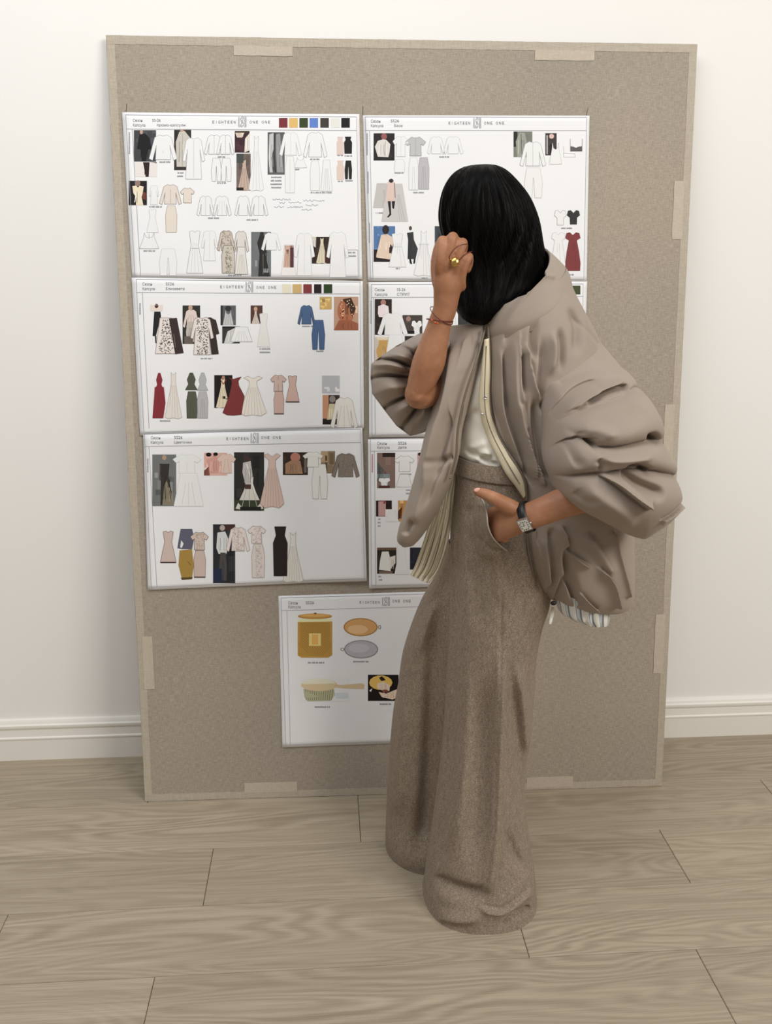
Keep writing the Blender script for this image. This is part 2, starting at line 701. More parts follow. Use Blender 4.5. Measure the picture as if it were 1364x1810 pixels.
GREY = (172, 173, 177)
LIGHTL = (203, 204, 207)
INKC = (86, 86, 92)
SHAPES = {
    'gown': [(.36, 0), (.42, .03), (.5, .06), (.58, .03), (.64, 0), (.62, .2), (.72, .45), (1, .97), (.8, 1), (.5, .98), (.2, 1), (0, .97), (.28, .45), (.38, .2)],
    'dress': [(.18, .02), (.38, 0), (.5, .05), (.62, 0), (.82, .02), (.78, .16), (.72, .34), (.84, .6), (1, 1), (0, 1), (.16, .6), (.28, .34), (.22, .16)],
    'tee': [(.3, .02), (.42, .06), (.58, .06), (.7, .02), (1, .28), (.88, .46), (.76, .38), (.78, 1), (.22, 1), (.24, .38), (.12, .46), (0, .28)],
    'jacket': [(.36, .02), (.5, .06), (.64, .02), (.8, .12), (1, .93), (.88, 1), (.74, .42), (.77, .97), (.23, .97), (.26, .42), (.12, 1), (0, .93), (.2, .12)],
    'coat': [(.32, 0), (.5, .03), (.68, 0), (.84, .06), (1, .55), (.88, .58), (.78, .28), (.86, 1), (.14, 1), (.22, .28), (.12, .58), (0, .55), (.16, .06)],
    'pants': [(.14, 0), (.86, 0), (1, .5), (.94, 1), (.58, 1), (.52, .34), (.48, .34), (.42, 1), (.06, 1), (0, .5)],
    'skirt': [(.22, 0), (.78, 0), (1, 1), (0, 1)],
    'pencil': [(.16, 0), (.84, 0), (1, .35), (.96, 1), (.04, 1), (0, .35)],
    'halter': [(.38, 0), (.62, 0), (.85, .4), (.74, .66), (1, 1), (0, 1), (.26, .66), (.15, .4)],
    'column': [(.1, 0), (.9, 0), (.8, .18), (1, .33), (.97, 1), (.05, 1), (0, .33), (.2, .18)],
    'puff': [(.08, .04), (.3, 0), (.5, .2), (.7, 0), (.92, .04), (1, .36), (.78, .52), (.76, 1), (.24, 1), (.22, .52), (0, .36)],
    'puffdress': [(.08, .02), (.3, 0), (.5, .07), (.7, 0), (.92, .02), (1, .15), (.76, .21), (.9, .5), (1, .8), (.97, 1), (.03, 1), (0, .8), (.1, .5), (.24, .21), (0, .15)],
    'tank': [(.25, 0), (.32, .25), (.5, .32), (.68, .25), (.75, 0), (.78, .3), (1, .98), (.5, 1), (0, .98), (.22, .3)],
    'gala': [(.3, 0), (.5, .06), (.7, 0), (.85, .04), (.64, .12), (.64, .22), (1, .92), (.8, 1), (.5, .97), (.2, 1), (0, .92), (.36, .22), (.36, .12), (.15, .04)],
    'trail': [(.28, .02), (.5, .06), (.86, 0), (.72, .1), (.74, .22), (1, .5), (.86, .98), (.5, 1), (.2, .99), (0, .93), (.3, .5), (.42, .18), (.4, .08)],
}


def fit(shape, x0, y0, x1, y1):
    return [(x0+a*(x1-x0), y0+b*(y1-y0)) for a, b in SHAPES[shape]]


def shade(c, k):
    return tuple(max(0, min(255, v*k)) for v in c)


def garment(sh, shape, x0, y0, x1, y1, fill=(244, 244, 246), line=GREY, lw=0.7, lv=1, pleats=0, dots=None, waist=None, centre=False, trim=None):
    pts = fit(shape, x0, y0, x1, y1)
    S = [('g', pts, fill)]
    if dots:
        for _ in range(int((x1-x0)*(y1-y0)/14)):
            a, b = RND.random(), RND.random()
            half = 0.36*(0.45+0.55*b) if shape in ('skirt', 'gown', 'gala') else 0.24
            x, y = x0+(0.5+(a-.5)*2*half)*(x1-x0), y0+(0.05+0.92*b)*(y1-y0)
            S.append(('r', (x, y, x+1.5, y+1.3), dots))
    for i in range(pleats):
        a = (i+1)/(pleats+1)
        top = 0.30+0.40*a
        S.append(('l', ([(x0+top*(x1-x0), y0+.28*(y1-y0)), (x0+(0.04+.92*a)*(x1-x0), y0+.98*(y1-y0))], 0.55), shade(fill, 0.8)))
    if centre:
        S.append(('l', ([((x0+x1)/2, y0+.06*(y1-y0)), ((x0+x1)/2, y0+.96*(y1-y0))], 0.6), line))
    if waist:
        S.append(('l', ([(x0+.24*(x1-x0), y0+waist*(y1-y0)), (x0+.76*(x1-x0), y0+waist*(y1-y0))], 0.9), line))
    if line:
        S.append(('l', (pts+[pts[0]], lw), line))
    if trim:
        S.append(('l', ([(x0+.03*(x1-x0), y1-.8), (x1-.03*(x1-x0), y1-.8)], 2.2), trim))
    return sh.put('garment_drawing', S, lv)


def caption(sh, x0, y, x1, c=(148, 148, 153), lines=1):
    S = []
    for k in range(lines):
        x = x0+(RND.random()*3 if lines > 1 else 0)
        while x < x1:
            w = 0.9+RND.random()*1.3
            S.append(('r', (x, y+k*6-1.1-RND.random()*.5, x+w, y+k*6+1.1), c))
            x += w+0.35+(1.1 if RND.random() < .16 else 0)
    return sh.put('caption', S, 0)


def photo(sh, x0, y0, x1, y1, bg, layers=(), lv=0, grain=10, name='printed_photo'):
    S = [('r', (x0, y0, x1, y1), bg)]
    for _ in range(grain):
        w, h = (x1-x0)*RND.uniform(.08, .3), (y1-y0)*RND.uniform(.08, .3)
        a, b = RND.uniform(x0, x1-w), RND.uniform(y0, y1-h)
        S.append(('r', (a, b, a+w, b+h), shade(bg, RND.uniform(.75, 1.35))))
    W, H = x1-x0, y1-y0
    S2, drape = [], []
    for kind, d, c in layers:
        if kind == 'g':
            ys = [b for _, b in d]
            xs = [a for a, _ in d]
            drape.append((x0+min(xs)*W, y0+min(ys)*H, x0+max(xs)*W, y0+max(ys)*H, c))
        if kind == 'o':
            S2.append(('g', oval(x0+d[0]*W, y0+d[1]*H, d[2]*W, d[3]*H, 14), c))
        elif kind == 'g':
            S2.append(('g', [(x0+a*W, y0+b*H) for a, b in d], c))
        elif kind == 'r':
            S2.append(('r', (x0+d[0]*W, y0+d[1]*H, x0+d[2]*W, y0+d[3]*H), c))
        elif kind == 'l':
            S2.append(('l', ([(x0+a*W, y0+b*H) for a, b in d[0]], d[1]), c))
        elif kind in SHAPES:
            S2.append(('g', fit(kind, x0+d[0]*W, y0+d[1]*H, x0+d[2]*W, y0+d[3]*H), c))
            xa, ya, xb, yb = x0+d[0]*W, y0+d[1]*H, x0+d[2]*W, y0+d[3]*H
            for q in range(3):
                t = .3+.2*q
                S2.append(('l', ([(xa+(.5+(t-.5)*.5)*(xb-xa), ya+.3*(yb-ya)), (xa+(.5+(t-.5)*1.4)*(xb-xa), ya+.95*(yb-ya))], 1.0), shade(c, .84)))
    for xa, ya, xb, yb, c in drape:
        if (xb-xa)*(yb-ya) > 90:
            for q in range(4):
                t = .28+.15*q+RND.uniform(-.03, .03)
                S2.append(('l', ([(xa+t*(xb-xa), ya+.30*(yb-ya)), (xa+(t+RND.uniform(-.05, .05))*(xb-xa), ya+.55*(yb-ya)), (xa+(.5+(t-.5)*1.15)*(xb-xa), ya+.86*(yb-ya))], RND.uniform(.7, 1.5)), shade(c, RND.choice((.78, .88, 1.12, 1.2)))))
    return sh.put(name, S+S2, lv)


SKN = (196, 160, 138)


def emblem(sh, x0, y0, x1, y1):
    W, H = x1-x0, y1-y0
    c = (124, 126, 132)

    def q(a, b):
        return (x0+a*W, y0+b*H)
    S = []
    for a in (.03, .13):
        S.append(('l', ([q(a, .05), q(a, .95)], .55), c))
    for a in (.74, .84, .94):
        S.append(('l', ([q(a, .03), q(a, .97)], .6), c))
    for k in (0, .1):
        S.append(('l', ([q(.64, .06+k), q(.46, .02+k), q(.30, .14+k), q(.34, .32+k), q(.60, .56+k), q(.60, .80), q(.42, .97-k), q(.25, .84-k)], .5), c))
    S.append(('l', ([q(.22, .97), q(.64, .08)], .6), c))
    return sh.put('brand_emblem', S, 0)


def frame(sh, top, header, left, right, bottom, left2):
    """Thin printed border: top rule, header rule, two rules down the left margin, right and bottom rules."""
    c = (150, 150, 158)
    S = [('l', (top, .9), c), ('l', (header, .9), c), ('l', (left, .8), c), ('l', (left2, .8), c), ('l', (right, .7), (176, 176, 182)), ('l', (bottom, .8), c)]
    return sh.put('printed_border', S, 0)


def heading(sh, x, y, season, caps, sx, cx, dy=8.2, c=(96, 98, 106)):
    S = [('t', text_polys('Сезон', x, y+3, 5.2, x+17), c), ('t', text_polys('Капсула', x, y+dy+3, 5.2, x+22), c)]
    S.append(('t', text_polys(season, sx, y+2.6, 5.2, sx+15), c))
    if caps:
        S.append(('t', text_polys(caps, cx, y+dy+2.6, 4.8), c))
    return sh.put('heading_text', S, 0)


def brand(sh, x0, x1, ex0, ex1, ox0, ox1, y, y2=None, ey=10):
    y2 = y if y2 is None else y2
    c = (88, 90, 98)
    for word, wa, wb_, yy in (('EIGHTEEN', x0, x1, y), ('ONE', ox0, ox0+(ox1-ox0)*.44, y2), ('ONE', ox0+(ox1-ox0)*.56, ox1, y2)):
        S = []
        for i, ch in enumerate(word):
            st = (wb_-wa)/len(word)
            xl = wa+st*i+(st*.25 if ch == 'I' else 0)
            S.append(('t', text_polys(ch, xl, yy+2.6, 5.0, xl+st*(.16 if ch == 'I' else .7)), c))
        sh.put('brand_word', S, 0)
    emblem(sh, ex0, (y+y2)/2-ey, ex1, (y+y2)/2+ey)


def swatch(sh, x0, y0, x1, y1, c):
    return sh.put('colour_swatch', [('r', (x0, y0, x1, y1), c)], 0)


def margin_text(sh, x, y0, y1, c=(150, 150, 158)):
    S = []
    y = y0
    while y < y1:
        h = 1.0+RND.random()*1.6
        S.append(('r', (x-1.2, y, x+1.2, y+h), c))
        y += h+.6
    return sh.put('margin_caption', S, 0)


# ---- sheet, upper left
s1 = Sheet((216, 199), (635, 202), (640, 494), (234, 491),
           'top left sheet with seven colour swatches and outline jacket sketches',
           lambda a, b: 0.0015*math.sin(3*a)*math.sin(2.2*b)+0.004*max(0, a-.9)*10*b*b+0.002*(1-a)**8)
frame(s1, [(222, 203.5), (630, 207)], [(223, 228.5), (630, 231)], [(222.5, 203.5), (239, 489)], [(630, 207), (635, 490)], [(239, 488), (634, 492)], [(234, 229), (249, 489)])
heading(s1, 235, 213, 'SS-26', 'промо-капсулы', 269, 277)
brand(s1, 375, 418, 421, 436, 441, 479, 216)
for xa, xb, c in ((493, 508, (122, 48, 52)), (511, 526, (222, 184, 112)), (529, 544, (54, 68, 36)), (547, 562, (96, 130, 204)),
                  (566, 581, (62, 60, 52)), (585, 600, (229, 228, 220)), (603, 618, (22, 22, 26))):
    swatch(s1, xa, 209, xb, 226, c)
margin_text(s1, 229, 234, 272)
photo(s1, 237, 230.5, 276, 286, (66, 67, 72), [('o', (.34, .06, .07, .07), SKN), ('g', [(.25, .15), (.5, .1), (.72, .25), (.8, .6), (.62, .62), (.56, 1), (.36, 1), (.3, .62), (.14, .6)], (24, 22, 24)), ('o', (.6, .53, .05, .03), SKN)])
photo(s1, 239, 287, 278, 313, (233, 226, 223), [('g', [(.36, 0), (.66, 0), (.62, 1), (.48, 1)], (44, 30, 30)), ('g', [(.66, 0), (.98, 0), (.98, .08), (.7, -.02)], (40, 40, 42))], grain=2)
garment(s1, 'jacket', 264, 238, 313, 284, centre=True)
photo(s1, 308, 230, 338, 301, (52, 46, 42), [('g', [(.3, .05), (.6, .02), (.95, .2), (.9, .6), (.8, .92), (.15, .92), (.1, .3)], (202, 197, 187)), ('l', ([(.5, .1), (.48, .9)], 1.0), (170, 165, 155)), ('o', (.45, .02, .1, .03), SKN)])
garment(s1, 'coat', 323, 244, 362, 317, fill=(238, 239, 242), centre=True)
garment(s1, 'jacket', 361, 238, 396, 274, centre=True)
garment(s1, 'jacket', 383, 238, 414, 274, centre=True, lv=2)
garment(s1, 'pants', 374, 280, 391, 321)
garment(s1, 'pants', 391, 280, 409, 321)
photo(s1, 415, 232, 441, 270, (58, 34, 40), [('g', [(0, 0), (.7, 0), (.5, .3), (.15, .3)], (224, 206, 192)), ('g', [(.7, .35), (1, .1), (1, .9), (.65, 1)], (226, 214, 204)), ('r', (0, .0, 1, .08), (70, 56, 40))])
photo(s1, 418, 272, 443, 337, (112, 98, 92), [('gown', (.1, .15, 1, 1), (196, 172, 158)), ('r', (0, 0, .5, .25), (70, 74, 72)), ('r', (0, .92, .5, 1), (40, 34, 30))])
garment(s1, 'gown', 440, 240, 466, 338, line=LIGHTL, pleats=3)
photo(s1, 473, 234, 503, 309, (92, 92, 94), [('g', [(.1, .05), (.35, .02), (.35, .4), (.2, .6), (.3, .95), (.12, .95), (.05, .6)], (196, 196, 196)), ('g', [(.5, .05), (.72, .03), (.8, .4), (.95, .95), (.55, .95), (.5, .5)], (150, 150, 152)), ('l', ([(.42, .02), (.38, .5), (.46, .95)], 1.6), (34, 34, 36))])
garment(s1, 'jacket', 494, 233, 533, 276, centre=True, line=LIGHTL)
garment(s1, 'pencil', 504, 277, 521, 341, line=LIGHTL, centre=True)
garment(s1, 'jacket', 536, 233, 578, 279)
garment(s1, 'tank', 520, 278, 542, 297, line=LIGHTL)
garment(s1, 'pencil', 548, 285, 565, 337, line=LIGHTL)
garment(s1, 'skirt', 567, 283, 587, 338, line=LIGHTL, pleats=4)
garment(s1, 'column', 595, 242, 607, 274, fill=(222, 202, 193), line=None)
garment(s1, 'column', 608, 242, 622, 272, fill=(30, 29, 27), line=None)
garment(s1, 'column', 595, 284, 608, 318, fill=(224, 203, 192), line=None)
garment(s1, 'pants', 609, 284, 622, 317, fill=(34, 33, 30), line=None)
for x0, y0, x1, ln in ((282, 287, 301, 1), (313, 306, 324, 2), (385, 278, 396, 1), (384, 324, 398, 1), (477, 314, 497, 4), (519, 300, 528, 1), (548, 282, 564, 1),
                       (549, 341, 586, 1), (596, 275, 606, 1), (609, 276, 621, 1), (597, 321, 606, 1), (610, 320, 622, 1), (264, 366, 285, 1), (368, 386, 387, 1), (436, 389, 455, 1), (254, 444, 275, 1), (403, 487, 426, 1), (539, 484, 549, 1), (612, 447, 628, 2)):
    caption(s1, x0, y0, x1, lines=ln)
photo(s1, 228, 320, 260, 363, (34, 28, 28), [('o', (.5, .1, .14, .12), (150, 124, 112)), ('g', [(.2, .22), (.42, .2), (.5, .28), (.6, .2), (.82, .24), (.78, .45), (.72, .7), (.8, 1), (.4, 1), (.42, .7), (.25, .5)], (238, 222, 196)), ('g', [(.8, .45), (.98, .5), (.95, .8), (.7, .68)], (112, 62, 52))])
garment(s1, 'coat', 264, 328, 281, 362, line=LIGHTL)
garment(s1, 'jacket', 282, 326, 321, 362, fill=(226, 216, 206), line=(140, 132, 128), centre=True)
garment(s1, 'tee', 319, 332, 344, 359, fill=(228, 217, 206), line=(140, 132, 128))
garment(s1, 'pencil', 293, 364, 313, 411, fill=(228, 218, 206), line=(168, 158, 146))
garment(s1, 'dress', 260, 370, 280, 411, line=LIGHTL)
garment(s1, 'tank', 247, 412, 281, 440, line=GREY, centre=True)
garment(s1, 'pants', 282, 440, 313, 487, line=LIGHTL)
garment(s1, 'jacket', 348, 346, 379, 382, line=GREY, centre=True)
garment(s1, 'jacket', 376, 346, 409, 382, line=GREY, pleats=3)
garment(s1, 'jacket', 415, 346, 445, 382, line=GREY)
garment(s1, 'jacket', 441, 346, 474, 382, line=GREY, centre=True)
garment(s1, 'dress', 330, 408, 359, 483, line=GREY, pleats=3, waist=.42)
garment(s1, 'coat', 356, 408, 385, 461, line=LIGHTL, centre=True)
garment(s1, 'jacket', 384, 407, 416, 444, fill=(206, 194, 182), line=(120, 112, 104), dots=(160, 150, 140))
garment(s1, 'pencil', 392, 434, 415, 483, fill=(202, 195, 182), line=(120, 112, 104), dots=(138, 130, 118), lv=2)
garment(s1, 'jacket', 412, 408, 440, 446, fill=(220, 215, 210), line=(120, 116, 112))
garment(s1, 'skirt', 415, 437, 438, 485, fill=(226, 222, 217), line=(120, 116, 112), pleats=5, lv=2)
photo(s1, 444, 410, 479, 489, (112, 116, 118), [('g', [(.45, .05), (.62, .05), (.8, .3), (.72, .5), (.95, 1), (.35, 1), (.42, .5), (.3, .25)], (46, 44, 42)), ('o', (.54, .04, .1, .04), (52, 48, 46)), ('l', ([(.6, .5), (.6, .95)], 1.4), (98, 96, 92))])
garment(s1, 'jacket', 462, 411, 497, 443, line=LIGHTL)
photo(s1, 503, 434, 519, 473, (150, 112, 102), [('skirt', (-.15, 0, .8, 1), (206, 172, 154)), ('r', (.6, .1, 1, 1), (84, 54, 54))], grain=4)
garment(s1, 'skirt', 497, 433, 523, 487, fill=(236, 233, 231), line=LIGHTL, lv=0)
garment(s1, 'coat', 520, 412, 556, 487, line=LIGHTL, centre=True)
photo(s1, 551, 419, 586, 466, (48, 36, 32), [('gown', (.22, .03, .8, 1), (222, 212, 186)), ('g', [(0, 0), (.22, 0), (.2, .4), (0, .3)], (214, 208, 196)), ('r', (.66, .5, .98, .98), (72, 42, 40))])
garment(s1, 'coat', 577, 410, 616, 490, line=LIGHTL, centre=True)
s1.put('garment_drawing', [('l', ([(609, 442), (632, 442), (633, 489), (610, 489), (609, 442)], .7), (170, 168, 170))], 1)
S = []
for (x0, y0, x1) in ((482, 353, 515), (494, 359, 505), (510, 358, 533), (536, 355, 575), (484, 366, 503), (508, 366, 536), (540, 363, 563), (533, 371, 552)):
    pts, x = [], x0
    while x < x1:
        pts.append((x, y0+RND.uniform(-1.7, 1.7)))
        x += 1.5
    S.append(('l', (pts, .55), (126, 132, 150)))
s1.put('handwritten_note', S, 0)

# ---- sheet, upper right
s2 = Sheet((641, 204), (1041, 205), (1036, 497), (650, 497),
           'top right sheet with a maroon puff-sleeve dress, partly behind the dark hair',
           lambda a, b: 0.0012*math.sin(3*a)+0.003*(1-a)**6*b+0.002*a**6, 0.0014)
frame(s2, [(645, 207), (1036, 208)], [(645, 231), (1035, 231.5)], [(645, 207), (655, 494)], [(1036, 208), (1031, 494)], [(653, 493), (1032, 494)], [(653, 231), (659, 494)])
heading(s2, 655, 214, 'SS26', 'База', 690, 696)
brand(s2, 792, 832, 836, 850, 855, 892, 218)
margin_text(s2, 648.5, 236, 274); margin_text(s2, 650, 304, 342); margin_text(s2, 652.5, 394, 430)
photo(s2, 660, 236, 697, 284, (40, 36, 36), [('o', (.5, .12, .14, .12), (150, 92, 92)), ('g', [(.2, .28), (.45, .22), (.6, .24), (.8, .4), (.76, .7), (.7, .88), (.2, .86), (.06, .5)], (222, 217, 212)), ('l', ([(.56, .3), (.54, .85)], 1.2), (170, 160, 154))])
garment(s2, 'tee', 694, 240, 722, 277, line=LIGHTL, centre=True)
garment(s2, 'pencil', 697, 282, 715, 305, line=LIGHTL)
garment(s2, 'tee', 716, 242, 752, 276, fill=(192, 192, 193), line=(150, 150, 152), centre=True)
garment(s2, 'pencil', 722, 279, 739, 336, line=LIGHTL, pleats=2)
garment(s2, 'pencil', 739, 279, 758, 335, fill=(190, 188, 192), line=(160, 158, 162), pleats=3)
garment(s2, 'jacket', 755, 241, 786, 273, line=LIGHTL)
garment(s2, 'jacket', 783, 241, 818, 273, line=LIGHTL)
garment(s2, 'skirt', 659, 324, 690, 368, fill=(196, 193, 190), line=None, pleats=6, lv=0)
garment(s2, 'skirt', 674, 325, 721, 392, fill=(203, 200, 198), line=None, pleats=9, lv=1)
s2.put('printed_photo', [('g', [(685, 322), (697, 322), (698, 356), (681, 358)], (222, 198, 188)), ('g', oval(691, 320, 4, 3.6), (50, 40, 40)), ('g', [(685, 356), (690, 356), (691, 380), (686, 385), (684, 384), (688, 378)], (30, 28, 30)), ('g', [(692, 356), (698, 356), (696, 370), (693, 368)], (34, 30, 32)), ('l', ([(697, 324), (698, 350)], 1.2), (120, 90, 84))], 2)
photo(s2, 660, 400, 698, 463, (88, 122, 168), [('r', (0, .66, 1, 1), (38, 32, 32)), ('o', (.56, .1, .16, .13), (48, 38, 38)), ('g', [(.35, .25), (.62, .22), (1, .35), (.85, .6), (.95, .95), (.1, .88), (.25, .5)], (224, 202, 184)), ('g', [(.5, .25), (.62, .25), (.6, .42), (.55, .4)], (40, 32, 34)), ('g', [(.78, .5), (.9, .6), (.85, .8), (.68, .7)], (60, 40, 38))])
garment(s2, 'dress', 687, 413, 717, 472, line=LIGHTL, waist=.4, pleats=3)
s2.put('printed_photo', [('g', oval(725, 403.5, 2.6, 3.6), (80, 64, 58)), ('g', [(719, 412), (730, 410), (731, 424), (738, 440), (734, 458), (720, 458), (721, 424)], (56, 56, 58)), ('g', [(723, 458), (726, 458), (728, 467), (724, 466)], (26, 24, 26)), ('g', [(731, 458), (734, 458), (733, 466), (730, 466)], (26, 24, 26)), ('l', ([(726, 426), (724, 456)], 1), (40, 40, 42))], 1)
garment(s2, 'gown', 731, 408, 766, 488, line=LIGHTL, pleats=5, waist=.3)
photo(s2, 768, 400, 806, 452, (62, 70, 76), [('gown', (.3, .1, .8, 1), (32, 36, 40))])
for x0, y0, x1 in ((697, 306, 714), (730, 341, 748), (776, 278, 793), (664, 377, 682), (699, 475, 706), (745, 492, 754), (991, 404, 1010), (995, 486, 1012)):
    caption(s2, x0, y0, x1)
photo(s2, 907, 233, 940, 278, (126, 126, 116), [('r', (0, 0, .2, .6), (42, 40, 38)), ('g', [(.3, .05), (.6, .05), (.7, .4), (.5, 1), (.2, 1), (.12, .4)], (158, 160, 150)), ('l', ([(.4, .1), (.45, .9)], 1.2), (96, 98, 90))])
garment(s2, 'jacket', 918, 250, 964, 295, centre=True)
garment(s2, 'pants', 926, 297, 958, 350, line=LIGHTL)
photo(s2, 963, 236, 983, 275, (62, 54, 54), [('o', (.55, .14, .22, .11), (222, 192, 180)), ('r', (.1, .1, .22, .95), (186, 182, 182)), ('r', (.4, .5, .7, .98), (26, 24, 24))])
garment(s2, 'tank', 970, 253, 992, 291, line=LIGHTL, lv=1)
s2.put('garment_drawing', [('g', [(1007, 259), (1013, 260), (1017, 262), (1021, 260), (1028, 259), (1028, 268), (1007, 268)], (92, 90, 92)), ('l', ([(1007, 246), (1007, 259)], .6), (130, 130, 132)), ('l', ([(1028, 246), (1028, 259)], .6), (130, 130, 132))], 1)
s2.put('garment_drawing', [('l', ([(995, 259), (996, 271), (1015, 272), (1016, 278), (996, 278), (995, 271)], .7), LIGHTL)], 1)
garment(s2, 'puff', 979, 372, 1000, 398, line=GREY)
garment(s2, 'puff', 1001, 372, 1024, 397, fill=(48, 48, 50), line=None)
garment(s2, 'puffdress', 974, 411, 998, 480, line=LIGHTL, pleats=2)
garment(s2, 'puffdress', 998, 411, 1025, 479, fill=(126, 58, 58), line=None, pleats=3)

# ---- sheet, middle left
s3 = Sheet((233, 491), (641, 497), (643, 757), (248, 770),
           'middle left sheet with a blue denim set and red and green dresses',
           lambda a, b: 0.0022*math.sin(3*a)*math.sin(2.6*b)+0.006*max(0, a-.8)*5*(.4+.6*math.sin(2.4*b))+0.0015*(1-a)**6, 0.0022, 1.10)
frame(s3, [(241, 494), (637, 499)], [(242, 517), (637, 520)], [(241, 494), (255, 766)], [(636, 499), (638, 754)], [(257, 764), (639, 753)], [(252, 517), (264, 757)])
heading(s3, 252, 502, 'SS26', 'Елизавета', 293, 293)
brand(s3, 389, 431, 434, 448, 453, 490, 507, 508)
for xa, xb, c in ((499, 514, (226, 220, 196)), (517, 533, (202, 172, 118)), (536, 551, (128, 54, 56)), (555, 568, (38, 28, 30)), (572, 587, (46, 64, 34))):
    swatch(s3, xa, 502.5, xb, 518.5, c)
margin_text(s3, 248, 536, 556)
s3.put('printed_photo', [('r', (266, 539, 288, 550), (228, 214, 206)), ('g', oval(277, 541, 3.2, 4), (66, 48, 44)), ('g', [(273, 551), (284, 551), (285, 560), (276, 594), (270, 594)], (34, 34, 38)), ('g', [(274, 594), (277, 594), (277, 606), (275, 607)], (60, 56, 54))], 0)
garment(s3, 'skirt', 275, 562, 312, 625, fill=(228, 220, 215), line=(150, 130, 126), dots=(84, 70, 66))
s3.put('garment_drawing', [('g', [(299, 563), (313, 562), (325, 624), (310, 626)], (58, 46, 46))], 2)
photo(s3, 323, 540, 354, 608, (50, 50, 46), [('o', (.45, .06, .12, .07), SKN), ('jacket', (.02, .1, .95, .58), (220, 204, 198)), ('pants', (.2, .42, .7, .95), (190, 180, 172)), ('r', (.1, .8, .6, 1), (100, 92, 84))])
garment(s3, 'coat', 337, 561, 378, 627, fill=(226, 219, 214), line=(150, 130, 126), dots=(88, 74, 70), lv=2)
s3.put('garment_drawing', [('g', [(364, 562), (372, 561), (382, 566), (388, 590), (382, 592), (387, 626), (374, 627), (370, 590)], (56, 46, 42))], 1)
photo(s3, 390, 540, 417, 575, (92, 92, 94), [('tank', (.15, .2, .85, 1), (196, 196, 196)), ('o', (.5, .16, .2, .14), (50, 50, 52)), ('r', (0, 0, .15, 1), (52, 52, 54))])
photo(s3, 393, 577, 424, 607, (56, 54, 54), [('g', [(.1, 1), (.3, .3), (.9, .0), (1, .3), (1, .8), (.5, 1)], (206, 205, 203)), ('r', (0, 0, .7, .1), (28, 26, 26))])
garment(s3, 'skirt', 408, 578, 446, 604, line=GREY, pleats=5, lv=2)
photo(s3, 443, 540, 464, 572, (86, 58, 52), [('gown', (.1, .3, .75, 1), (214, 200, 190)), ('o', (.42, .2, .15, .13), SKN)])
garment(s3, 'dress', 455, 554, 477, 613, fill=(229, 227, 222), line=LIGHTL)
garment(s3, 'jacket', 526, 539, 557, 574, fill=(76, 100, 136), line=(52, 70, 98))
garment(s3, 'pants', 551, 566, 574, 618, fill=(74, 100, 138), line=(50, 68, 98))
photo(s3, 565, 525, 586, 547, (200, 166, 104), (), 0, 14)
photo(s3, 590, 525, 633, 584, (190, 152, 130), [('g', oval(.5, .42, .36, .38, 20), (172, 108, 78)), ('g', [(.35, .08), (.7, .02), (.9, .35), (.75, .6), (.58, .3)], (66, 46, 34)), ('g', [(.2, .7), (.7, .7), (1, .8), (1, 1), (0, 1)], (158, 96, 70)), ('l', ([(.25, .5), (.42, .4)], 1.6), (56, 34, 30)), ('o', (.34, .62, .08, .03), (140, 60, 54))]
      + [('o', (RND.uniform(.25, .8), RND.uniform(.08, .6), .025, .018), (232, 206, 170)) for _ in range(26)], 0, 6)
for x0, y0, x1, ln in ((355, 634, 375, 1), (457, 617, 477, 2), (534, 577, 551, 1), (283, 744, 300, 1), (417, 583, 432, 1), (559, 621, 570, 1)):
    caption(s3, x0, y0, x1, lines=ln)
garment(s3, 'halter', 274, 659, 290, 690, fill=(132, 48, 56), line=None)
s3.put('garment_drawing', [('g', [(274, 684), (290, 684), (293, 712), (289, 739), (270, 739), (273, 700)], (132, 48, 56)), ('l', ([(281, 690), (279, 737)], .7), (106, 36, 44))], 2)
garment(s3, 'gown', 292, 658, 322, 740, fill=(226, 218, 210), line=(180, 172, 166), pleats=4)
garment(s3, 'halter', 328, 659, 349, 689, fill=(84, 86, 72), line=(58, 60, 50))
garment(s3, 'pencil', 330, 692, 349, 739, fill=(88, 90, 76), line=(58, 60, 50), pleats=2)
garment(s3, 'halter', 349, 659, 368, 690, fill=(180, 180, 182), line=(150, 150, 154))
garment(s3, 'pencil', 349, 692, 368, 739, fill=(182, 180, 182), line=(150, 150, 154), pleats=3)
photo(s3, 379, 663, 411, 721, (28, 24, 22), [('gown', (.1, .1, .85, 1), (226, 212, 186)), ('o', (.5, .08, .09, .06), (170, 130, 112)), ('l', ([(.35, .14), (.5, .28), (.65, .14)], 1.4), (140, 50, 48))])
garment(s3, 'trail', 394, 666, 432, 734, fill=(124, 54, 54), line=(92, 38, 40), lv=2)
garment(s3, 'gala', 424, 665, 471, 735, fill=(232, 225, 215), line=(170, 162, 156), pleats=6, lv=1)
garment(s3, 'tee', 478, 662, 506, 692, fill=(206, 180, 170), line=(120, 98, 92), centre=True)
garment(s3, 'pencil', 484, 691, 502, 732, fill=(204, 174, 164), line=(150, 124, 116), trim=(110, 90, 86))
garment(s3, 'dress', 505, 664, 529, 711, fill=(206, 176, 164), line=(120, 96, 90), trim=(84, 68, 64))
photo(s3, 569, 664, 600, 695, (186, 186, 190), (), 0, 5)
photo(s3, 570, 698, 600, 750, (70, 54, 46), [('r', (0, 0, .35, .8), (196, 144, 112)), ('o', (.58, .14, .18, .12), (140, 134, 130)), ('g', [(.4, .3), (.75, .3), (.85, .8), (.25, .85)], (206, 192, 160)), ('r', (0, .84, .5, 1), (34, 26, 24))])
garment(s3, 'jacket', 584, 701, 632, 757, fill=(230, 227, 220), line=(176, 172, 166), pleats=3)

